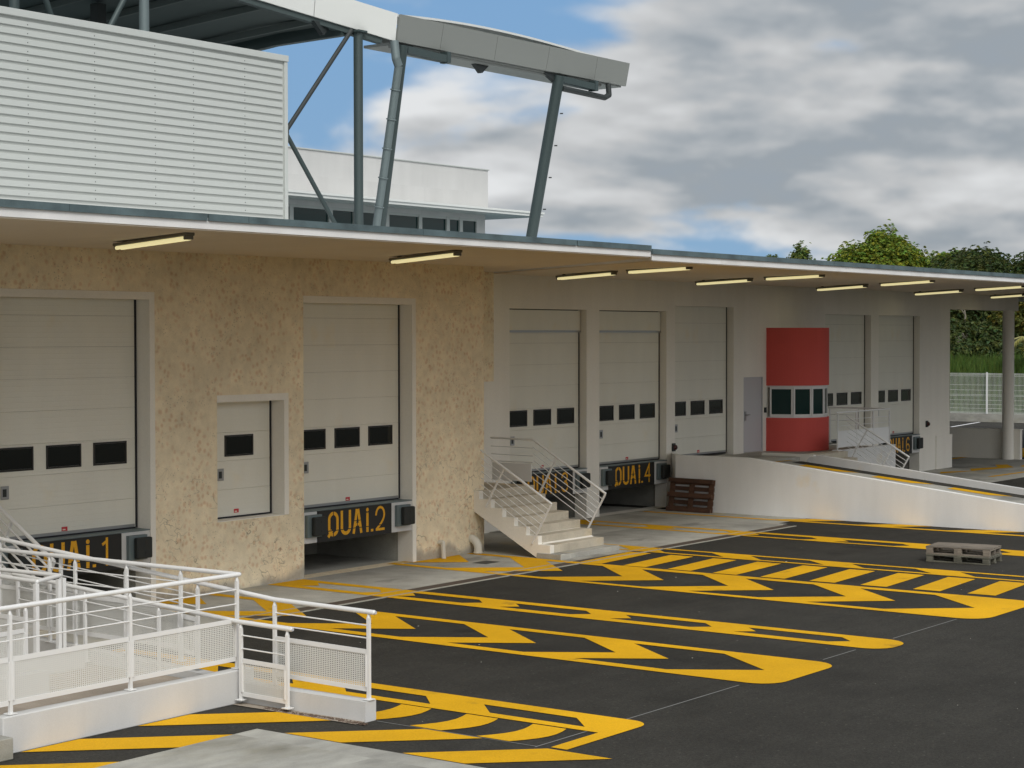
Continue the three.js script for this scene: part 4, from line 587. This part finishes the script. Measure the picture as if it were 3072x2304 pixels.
// ------------------------------------------------------------------ ceiling lights
RectAreaLightUniformsLib.init();
{ const L = [ // both ends of each tube under the soffit: x, z
  [-11.1, 1.98, -12.38, 4.73, 'large twin-tube ceiling light above dock 1, nearest the left edge'], [-4.85, 1.78, -6.53, 4.47, 'twin-tube ceiling light above dock 2, second from the left'], [4.0, -1.01, 2.06, 1.68, 'ceiling light near the wall above dock 3'], [1.59, 2.35, 0.44, 4.39, 'ceiling light near the canopy edge, just right of the soffit joint'],
  [9.53, -0.84, 7.76, 1.56, 'ceiling light near the wall between docks 4 and the ramp door'], [7.12, 2.34, 5.94, 4.27, 'ceiling light near the canopy edge, fourth from the left in the outer row'], [16.53, -1.24, 13.96, 1.38, 'ceiling light near the wall above the red booth'], [13.08, 2.25, 11.01, 4.47, 'ceiling light near the canopy edge, below the tallest tree'],
  [23.4, -1.51, 20.48, 1.15, 'ceiling light near the wall above the last two doors'], [19.29, 2.1, 16.94, 4.33, 'last outer ceiling light, at the right edge above the column'], [29.37, -1.55, 26.74, 0.54, 'ceiling light in front of the end beam by the round column']];
  for (const [x0, z0, x1, z1, label] of L) { const cx = (x0 + x1) / 2, cz = (z0 + z1) / 2, len = Math.hypot(x1 - x0, z1 - z0), t = thing('ceiling_light', [cx, 0, cz], label, 'ceiling light', 'fluorescent ceiling lights under the canopy'); t.base = [0, 0, 0];
    const y = 5.462 - (cx > -2 ? 0.012 * clamp((cz + 2) / 2) : 0);
    part(t, 'lamp_housing', [rbox(-len / 2 - 0.04, len / 2 + 0.04, 0.016, 0.058, -0.07, 0.07, 0.012), rbox(-len / 2 + 0.3, -len / 2 + 0.36, 0.055, 0.14, -0.03, 0.03, 0.004, 1), rbox(len / 2 - 0.36, len / 2 - 0.3, 0.055, 0.14, -0.03, 0.03, 0.004, 1)], M.lampBody);
    for (const s of [-1, 1]) part(t, 'lamp_tube', [bar([-len / 2 + 0.05, -0.012, s * 0.036], [len / 2 - 0.05, -0.012, s * 0.036], 0.026, 12)], M.tube);
    for (const s of [-1, 1]) part(t, 'end_cap', rbox(s * (len / 2 - 0.01) - 0.04, s * (len / 2 - 0.01) + 0.04, -0.03, 0.016, -0.055, 0.055, 0.008), M.lampBody);
    t.position.set(cx, y, cz); t.rotation.y = Math.atan2(-(z1 - z0), x1 - x0);
    const a = new THREE.RectAreaLight(lin(1, 0.86, 0.45), 1.2, len - 0.1, 0.12); a.position.set(0, -0.055, 0); a.rotation.x = -Math.PI / 2; t.add(a); } }

// ------------------------------------------------------------------ far right: low wall, sign, fence
{ const w = thing('low_wall', [32.2, 0, -3], 'low grey wall beyond the end of the building', 'wall'); part(w, 'wall_body', rbox(32.2, 32.4, 0, 1.0, -14, -1.68, 0.01), M.plaster); part(w, 'wall_cap', rbox(32.18, 32.42, 1.001, 1.03, -14, -1.66, 0.008), M.plaster); }
{ const s = thing('warning_sign', [34.62, 0, -2.17], 'triangular red-bordered warning sign on a post at the right edge', 'sign'); part(s, 'post', bar([34.62, 0.2, -2.17], [34.62, 2.75, -2.17], 0.035, 12), M.greyDoor); part(s, 'base_block', [rbox(33.3, 34.9, 0, 0.24, -3.0, -1.75, 0.06, 3)], M.yellow);
  const tri = (r, d) => { const g = new THREE.ExtrudeGeometry(new THREE.Shape([0, 1, 2].map((k) => new THREE.Vector2(r * Math.sin(k * 2.0944), r * Math.cos(k * 2.0944)))), { depth: d, bevelEnabled: true, bevelSize: 0.03, bevelThickness: 0.004, bevelSegments: 2 }); return g; };
  const put = (g, off) => fin(g.translate(0, 0, off).rotateY(-0.85).translate(34.60, 2.20, -2.13)); part(s, 'sign_plate', put(tri(0.40, 0.012), 0.03), M.sticker); part(s, 'sign_face', put(tri(0.29, 0.004), 0.052), M.parkWhite); }
{ const f = thing('mesh_fence', [58, 0.4, -13], 'white welded mesh fence on a low concrete kerb beside the grass bank', 'fence'), n = [0.026, 0, 1], z0 = -46, z1 = 4, at = (z) => 58.04 + (z + 15.4) * 0.026;
  part(f, 'kerb_wall', beam([at(z0), 0.19, z0], [at(z1), 0.19, z1], 0.2, 0.42), M.slab);
  const wires = [], rows = [0.42, 0.47, 0.85, 1.27, 1.33, 1.55, 1.80, 2.24, 2.31, 2.36, 1.06, 0.66]; for (const y of rows) wires.push(beam([at(-34), y, -34], [at(z1), y, z1], 0.010, 0.012));
  for (let z = -34; z < z1; z += 0.062) wires.push(beam([at(z) - 0.008, 0.4, z], [at(z) - 0.008, 2.38, z], 0.009, 0.009, [1, 0, 0])); part(f, 'mesh_wire', wires, M.railWhite, { kind: 'stuff' });
  for (let z = -33.4; z < z1; z += 2.5) part(f, 'post', box(at(z) - 0.12, at(z) - 0.04, 0.4, 2.42, z - 0.035, z + 0.035), M.railWhite); }

// ------------------------------------------------------------------ vegetation
{ const W = 40, H = 40, f = [], hgt = (x, z) => { const t = clamp((x - 59) / 9), u = clamp((x - 68) / 34); return 0.38 + 2.0 * t * t * (3 - 2 * t) + 5.2 * u + 0.5 * fbm(x * 0.12, z * 0.12, 501.5, 3) * t; };
  const P = (i, j) => { const x = 59 + 60 * i / W, z = -75 + 90 * j / H; return [x, hgt(x, z), z]; };
  for (let i = 0; i < W; i++) for (let j = 0; j < H; j++) { const a = P(i, j), b = P(i + 1, j), c = P(i + 1, j + 1), d = P(i, j + 1); f.push(...a, ...d, ...c, ...a, ...c, ...b); }
  const g = new THREE.BufferGeometry(); g.setAttribute('position', new THREE.Float32BufferAttribute(f, 3)); g.computeVertexNormals();
  structure('hillside', fin(g), std({ map: colorTex(256, 256, 12, 12, (x, y, i, j) => { const l = 0.8 + 0.5 * gr(i, j) + fbm(x, y, 511.5, 4) * 0.5; return [0.045 * l, 0.07 * l, 0.022 * l]; }), roughness: 1 }));
  const leafMat = (c, tr) => new THREE.MeshPhysicalMaterial({ color: lin(...c), vertexColors: true, roughness: 0.6, specularIntensity: 0.4, transmission: tr, thickness: 0, side: THREE.DoubleSide });
  // a crown: leaf clusters spread through lumpy volumes; returns one geometry
  function leaves(blobs, count, size, seed, tint = [1, 1, 1], fill = 0.35) {
    const r = rng(seed), pos = [], col = [], vol = blobs.map((b) => b[3] * b[4] * b[5]), tot = vol.reduce((a, b) => a + b), v = new THREE.Vector3(), n = new THREE.Vector3(), a = new THREE.Vector3(), b = new THREE.Vector3();
    blobs.forEach((B, bi) => { const k = Math.round(count * vol[bi] / tot);
      for (let i = 0; i < k; i++) {
        n.set(r() * 2 - 1, r() * 2 - 1, r() * 2 - 1); if (n.lengthSq() > 1 || n.lengthSq() < 0.01) { i--; continue; } n.normalize();
        const lump = 1 + 0.38 * N1.noise(n.x * 2.6 + bi * 9, n.y * 2.6, n.z * 2.6 + seed), rad = lump * Math.pow(fill + (1 - fill) * r(), 0.6) * (0.9 + 0.22 * r());
        v.set(B[0] + n.x * B[3] * rad, B[1] + n.y * B[4] * rad, B[2] + n.z * B[5] * rad);
        // cluster of three leaves
        const hue = r(), br = 0.65 + 0.7 * r();
        for (let q = 0; q < 3; q++) {
          a.set(r() - 0.5, r() - 0.5, r() - 0.5).normalize(); b.copy(n).multiplyScalar(0.8).add(new THREE.Vector3(0, 0.6, 0)).add(a).normalize(); const t = new THREE.Vector3().crossVectors(b, a).normalize(), u = new THREE.Vector3().crossVectors(b, t), s = size * (0.6 + 0.8 * r()), c0 = v.clone().addScaledVector(t, (r() - 0.5) * size * 1.4).addScaledVector(u, (r() - 0.5) * size * 1.4);
          const A = c0.clone().addScaledVector(t, -s), C = c0.clone().addScaledVector(t, s).addScaledVector(b, -s * 0.3), E1 = c0.clone().addScaledVector(u, s * 0.45).addScaledVector(b, s * 0.12), E2 = c0.clone().addScaledVector(u, -s * 0.45).addScaledVector(b, s * 0.12);
          pos.push(...A.toArray(), ...E1.toArray(), ...C.toArray(), ...A.toArray(), ...C.toArray(), ...E2.toArray());
          const cr = br * tint[0] * (0.75 + 0.7 * hue), cg = br * tint[1], cb = br * tint[2] * (1.1 - 0.6 * hue); for (let w = 0; w < 6; w++) col.push(cr, cg, cb);
        } } });
    const g2 = new THREE.BufferGeometry(); g2.setAttribute('position', new THREE.Float32BufferAttribute(pos, 3)); g2.setAttribute('color', new THREE.Float32BufferAttribute(col, 3)); g2.computeVertexNormals(); return fin(g2);
  }
  const bark = std({ color: lin(0.12, 0.10, 0.075), roughness: 0.9 }), pale = std({ color: lin(0.20, 0.18, 0.14), roughness: 0.9 });
  const trunkGeo = (x, z, y0, y1, r0, tips, seed) => { const g = [], top = [x, y0 + (y1 - y0) * 0.5, z]; const cyl = (p, q, ra, rb) => { const a = V(p), b = V(q), d = b.clone().sub(a), L = d.length(), c = new THREE.CylinderGeometry(rb, ra, L, 8); c.applyQuaternion(new THREE.Quaternion().setFromUnitVectors(new THREE.Vector3(0, 1, 0), d.normalize())); c.translate((p[0] + q[0]) / 2, (p[1] + q[1]) / 2, (p[2] + q[2]) / 2); g.push(fin(c)); }; cyl([x, y0 - 0.4, z], top, r0, r0 * 0.7); for (const t of tips) cyl(top, t, r0 * 0.5, r0 * 0.12); return g; };
  const T = [ // x, z, crown blobs, leaf count, size, colour, label
    [100, -39.4, [[100, 8.3, -40.6, 3.0, 2.6, 2.8], [101, 9.7, -39.2, 2.6, 2.5, 2.0], [100, 8.8, -37.2, 2.6, 2.3, 2.2], [99, 7.2, -39, 3, 2.3, 3.8], [100.5, 11.0, -39.3, 1.0, 1.2, 0.8], [99, 8.4, -42.2, 1.6, 1.4, 1.3]], 9500, 0.17, [0.066, 0.096, 0.013], 'tallest green tree with a pointed top above the canopy roof'],
    [102, -34.4, [[102, 8.2, -34.6, 2.4, 2.1, 1.7], [101.5, 9.0, -33.4, 1.8, 1.3, 1.3]], 4200, 0.17, [0.056, 0.088, 0.015], 'rounded green tree right of the tallest tree above the canopy'],
    [103, -31.9, [[103, 8.4, -32.2, 2.2, 1.8, 1.7], [103, 7.4, -30.6, 2.2, 1.5, 1.6]], 3600, 0.17, [0.046, 0.076, 0.015], 'darker rounded tree at the right end of the row above the canopy'],
    [97, -29.2, [[97, 7.4, -29.6, 1.9, 1.3, 1.6], [97, 6.4, -28, 2.0, 1.4, 1.5]], 2600, 0.16, [0.05, 0.075, 0.015], 'low tree sloping down to the right edge above the canopy'],
    [104, -47.6, [[104, 9.6, -47.7, 0.9, 1.9, 1.0], [104, 8.5, -47.2, 1.3, 1.3, 1.3]], 1300, 0.15, [0.05, 0.075, 0.02], 'narrow tree standing alone left of the tall trees'],
    [106, -51.2, [[106, 9.6, -51.3, 0.8, 1.1, 0.8]], 520, 0.15, [0.045, 0.068, 0.02], 'smallest tree top peeping over the canopy at far left of the trees']];
  T.forEach(([x, z, blobs, n, s, c, label], i) => { const y0 = hgt(x, z), t = thing('broadleaf_tree', [x, y0, z], label, 'tree'); part(t, 'trunk', trunkGeo(x, z, y0, blobs[0][1], 0.22, blobs.map((b) => [b[0], b[1], b[2]])), bark); part(t, 'crown', leaves(blobs, Math.round(n * 3.2), s * 0.8, 900 + i, [1, 1, 1], 0.3), leafMat(c.map((v) => v * 2.5), 0.3)); });
  const S = [[80, -24.0, 2.6, 2.3, 'bushy dark shrub on the bank left of the round column'], [84, -21.5, 3.0, 2.5, 'wide dark shrub on the bank behind the round column'], [88, -27.4, 3.2, 2.8, 'tall dark shrub high on the bank under the end beam'], [92, -24.0, 3.2, 2.8, 'dense dark shrub at the top of the bank beside the column'], [78, -19.2, 1.9, 1.9, 'small yellowish shrub at the right edge of the bank'], [74, -22.6, 1.7, 1.3, 'low green shrub at the edge of the grass bank'], [90, -20.2, 2.6, 3.0, 'tall shrub behind the palm at the right edge'], [96, -30.4, 3.0, 2.6, 'dark shrub behind the corner of the building']];
  S.forEach(([x, z, r, h, label], i) => { const y0 = hgt(x, z), t = thing('hillside_shrub', [x, y0, z], label, 'shrub'); part(t, 'stem', trunkGeo(x, z, y0, y0 + h, 0.07, [[x + 0.6, y0 + h * 0.9, z - 0.9], [x - 0.5, y0 + h, z + 0.8], [x, y0 + h * 1.1, z]]), bark); part(t, 'foliage', leaves([[x, y0 + h * 0.55, z, r, h * 0.7, r], [x, y0 + h * 0.9, z + r * 0.3, r * 0.7, h * 0.5, r * 0.7]], 3400, 0.15, 700 + i, [1, 1, 1], 0.45), leafMat(i === 4 ? [0.10, 0.11, 0.02] : [0.052, 0.082, 0.022], 0.25)); });
  // undergrowth and tall grass on the bank
  { const r = rng(61), bl = []; for (let k = 0; k < 60; k++) { const x = 71 + r() * 28, z = -0.62 * (x - 71) - 15 - r() * 11; bl.push([x, hgt(x, z) + 0.3, z, 1.5, 0.9, 1.5]); } const m = new THREE.Mesh(leaves(bl, 15000, 0.14, 62, [1, 1, 1], 0.3), leafMat([0.05, 0.08, 0.022], 0.2)); m.name = 'undergrowth'; tag(m, 'dark green undergrowth covering the bank behind the fence', 'undergrowth', null, 'stuff'); m.castShadow = m.receiveShadow = true; scene.add(m); }
  { const r = rng(63), pos = [], col = []; for (let k = 0; k < 26000; k++) { const x = 59.2 + 10.5 * Math.sqrt(r()), z = -25 + 27 * r(), y = hgt(x, z), h = 0.35 + 0.55 * r(), a = r() * 6.28, w = 0.018 + 0.014 * r(), lx = (r() - 0.5) * 0.5, lz = (r() - 0.5) * 0.5, cx = Math.cos(a) * w, cz = Math.sin(a) * w; pos.push(x - cx, y, z - cz, x + cx, y, z + cz, x + lx, y + h, z + lz); const b = 0.55 + 0.8 * r(), u = r(); for (let q = 0; q < 3; q++) col.push(b * (0.7 + 0.6 * u), b, b * 0.8); }
    const g3 = new THREE.BufferGeometry(); g3.setAttribute('position', new THREE.Float32BufferAttribute(pos, 3)); g3.setAttribute('color', new THREE.Float32BufferAttribute(col, 3)); g3.computeVertexNormals(); const m = new THREE.Mesh(fin(g3), leafMat([0.075, 0.13, 0.025], 0.25)); m.name = 'grass'; tag(m, 'tall green grass on the bank behind the mesh fence', 'grass', null, 'stuff'); m.castShadow = m.receiveShadow = true; scene.add(m); }
  // bare branches
  const bare = (x, z, y, sc, seed, label) => { const t = thing('bare_shrub', [x, y, z], label, 'shrub'), r = rng(seed), g = []; const grow = (p, d, L, w, k) => { const q = [p[0] + d[0] * L, p[1] + d[1] * L, p[2] + d[2] * L]; g.push(bar(p, q, w, 5)); if (k) for (let i = 0; i < 3; i++) { const e = new THREE.Vector3(d[0] + (r() - 0.5) * 1.3, d[1] + (r() - 0.5) * 1.0, d[2] + (r() - 0.5) * 1.6).normalize(); grow(q, e.toArray(), L * (0.6 + 0.25 * r()), w * 0.62, k - 1); } }; grow([x, y, z], [0, 1, 0.12], sc, 0.055, 3); part(t, 'branches', g, pale); };
  bare(76, -22.2, 4.4, 1.0, 5, 'pale leafless branches just right of the wall corner under the beam'); bare(72.5, -20.6, 2.5, 0.7, 8, 'pale leafless branches low on the bank left of the column');
  { const x = 66, z = -13.6, t = thing('palm', [x, 0.5, z], 'yellow-green palm fronds at the right edge of the photograph', 'palm'); const y1 = 3.6; part(t, 'trunk', bar([x, 0.4, z], [x, y1, z], 0.14, 10), bark);
    for (let k = 0; k < 11; k++) { const a = k * 0.571 + 0.3, f2 = []; const L = 2.1, pt = (s) => { const rr = L * s, yy = y1 + 0.9 * Math.sin(s * 2.2) - 0.9 * s * s; return new THREE.Vector3(x + Math.cos(a) * rr, yy, z + Math.sin(a) * rr); }; const side = new THREE.Vector3(-Math.sin(a), 0, Math.cos(a)); for (let i = 0; i < 18; i++) { const s = 0.12 + 0.86 * i / 18, p = pt(s), p2 = pt(s + 0.05), w = 0.55 * Math.sin(Math.PI * (0.15 + 0.8 * s)); for (const q of [-1, 1]) { const tip = p2.clone().addScaledVector(side, q * w).add(new THREE.Vector3(0, -0.28 * w, 0)).add(p2.clone().sub(p).multiplyScalar(3)); f2.push(...p.toArray(), ...p2.toArray(), ...tip.toArray()); } }
      const g4 = new THREE.BufferGeometry(); g4.setAttribute('position', new THREE.Float32BufferAttribute(f2, 3)); g4.computeVertexNormals(); part(t, 'frond', fin(g4), M.frond || (M.frond = new THREE.MeshPhysicalMaterial({ color: lin(0.30, 0.27, 0.035), roughness: 0.5, side: THREE.DoubleSide, transmission: 0.3, thickness: 0 }))); } }
}

// ------------------------------------------------------------------ render
for (const o of scene.children) { delete o.base; if (o.userData) { delete o.userData.base; delete o.userData.pose; } }
const renderer = new THREE.WebGLRenderer({ antialias: true });
renderer.setSize(1024, 768);
renderer.toneMapping = THREE.LinearToneMapping; renderer.toneMappingExposure = EXPOSURE;
renderer.shadowMap.enabled = true;
renderer.render(scene, camera);
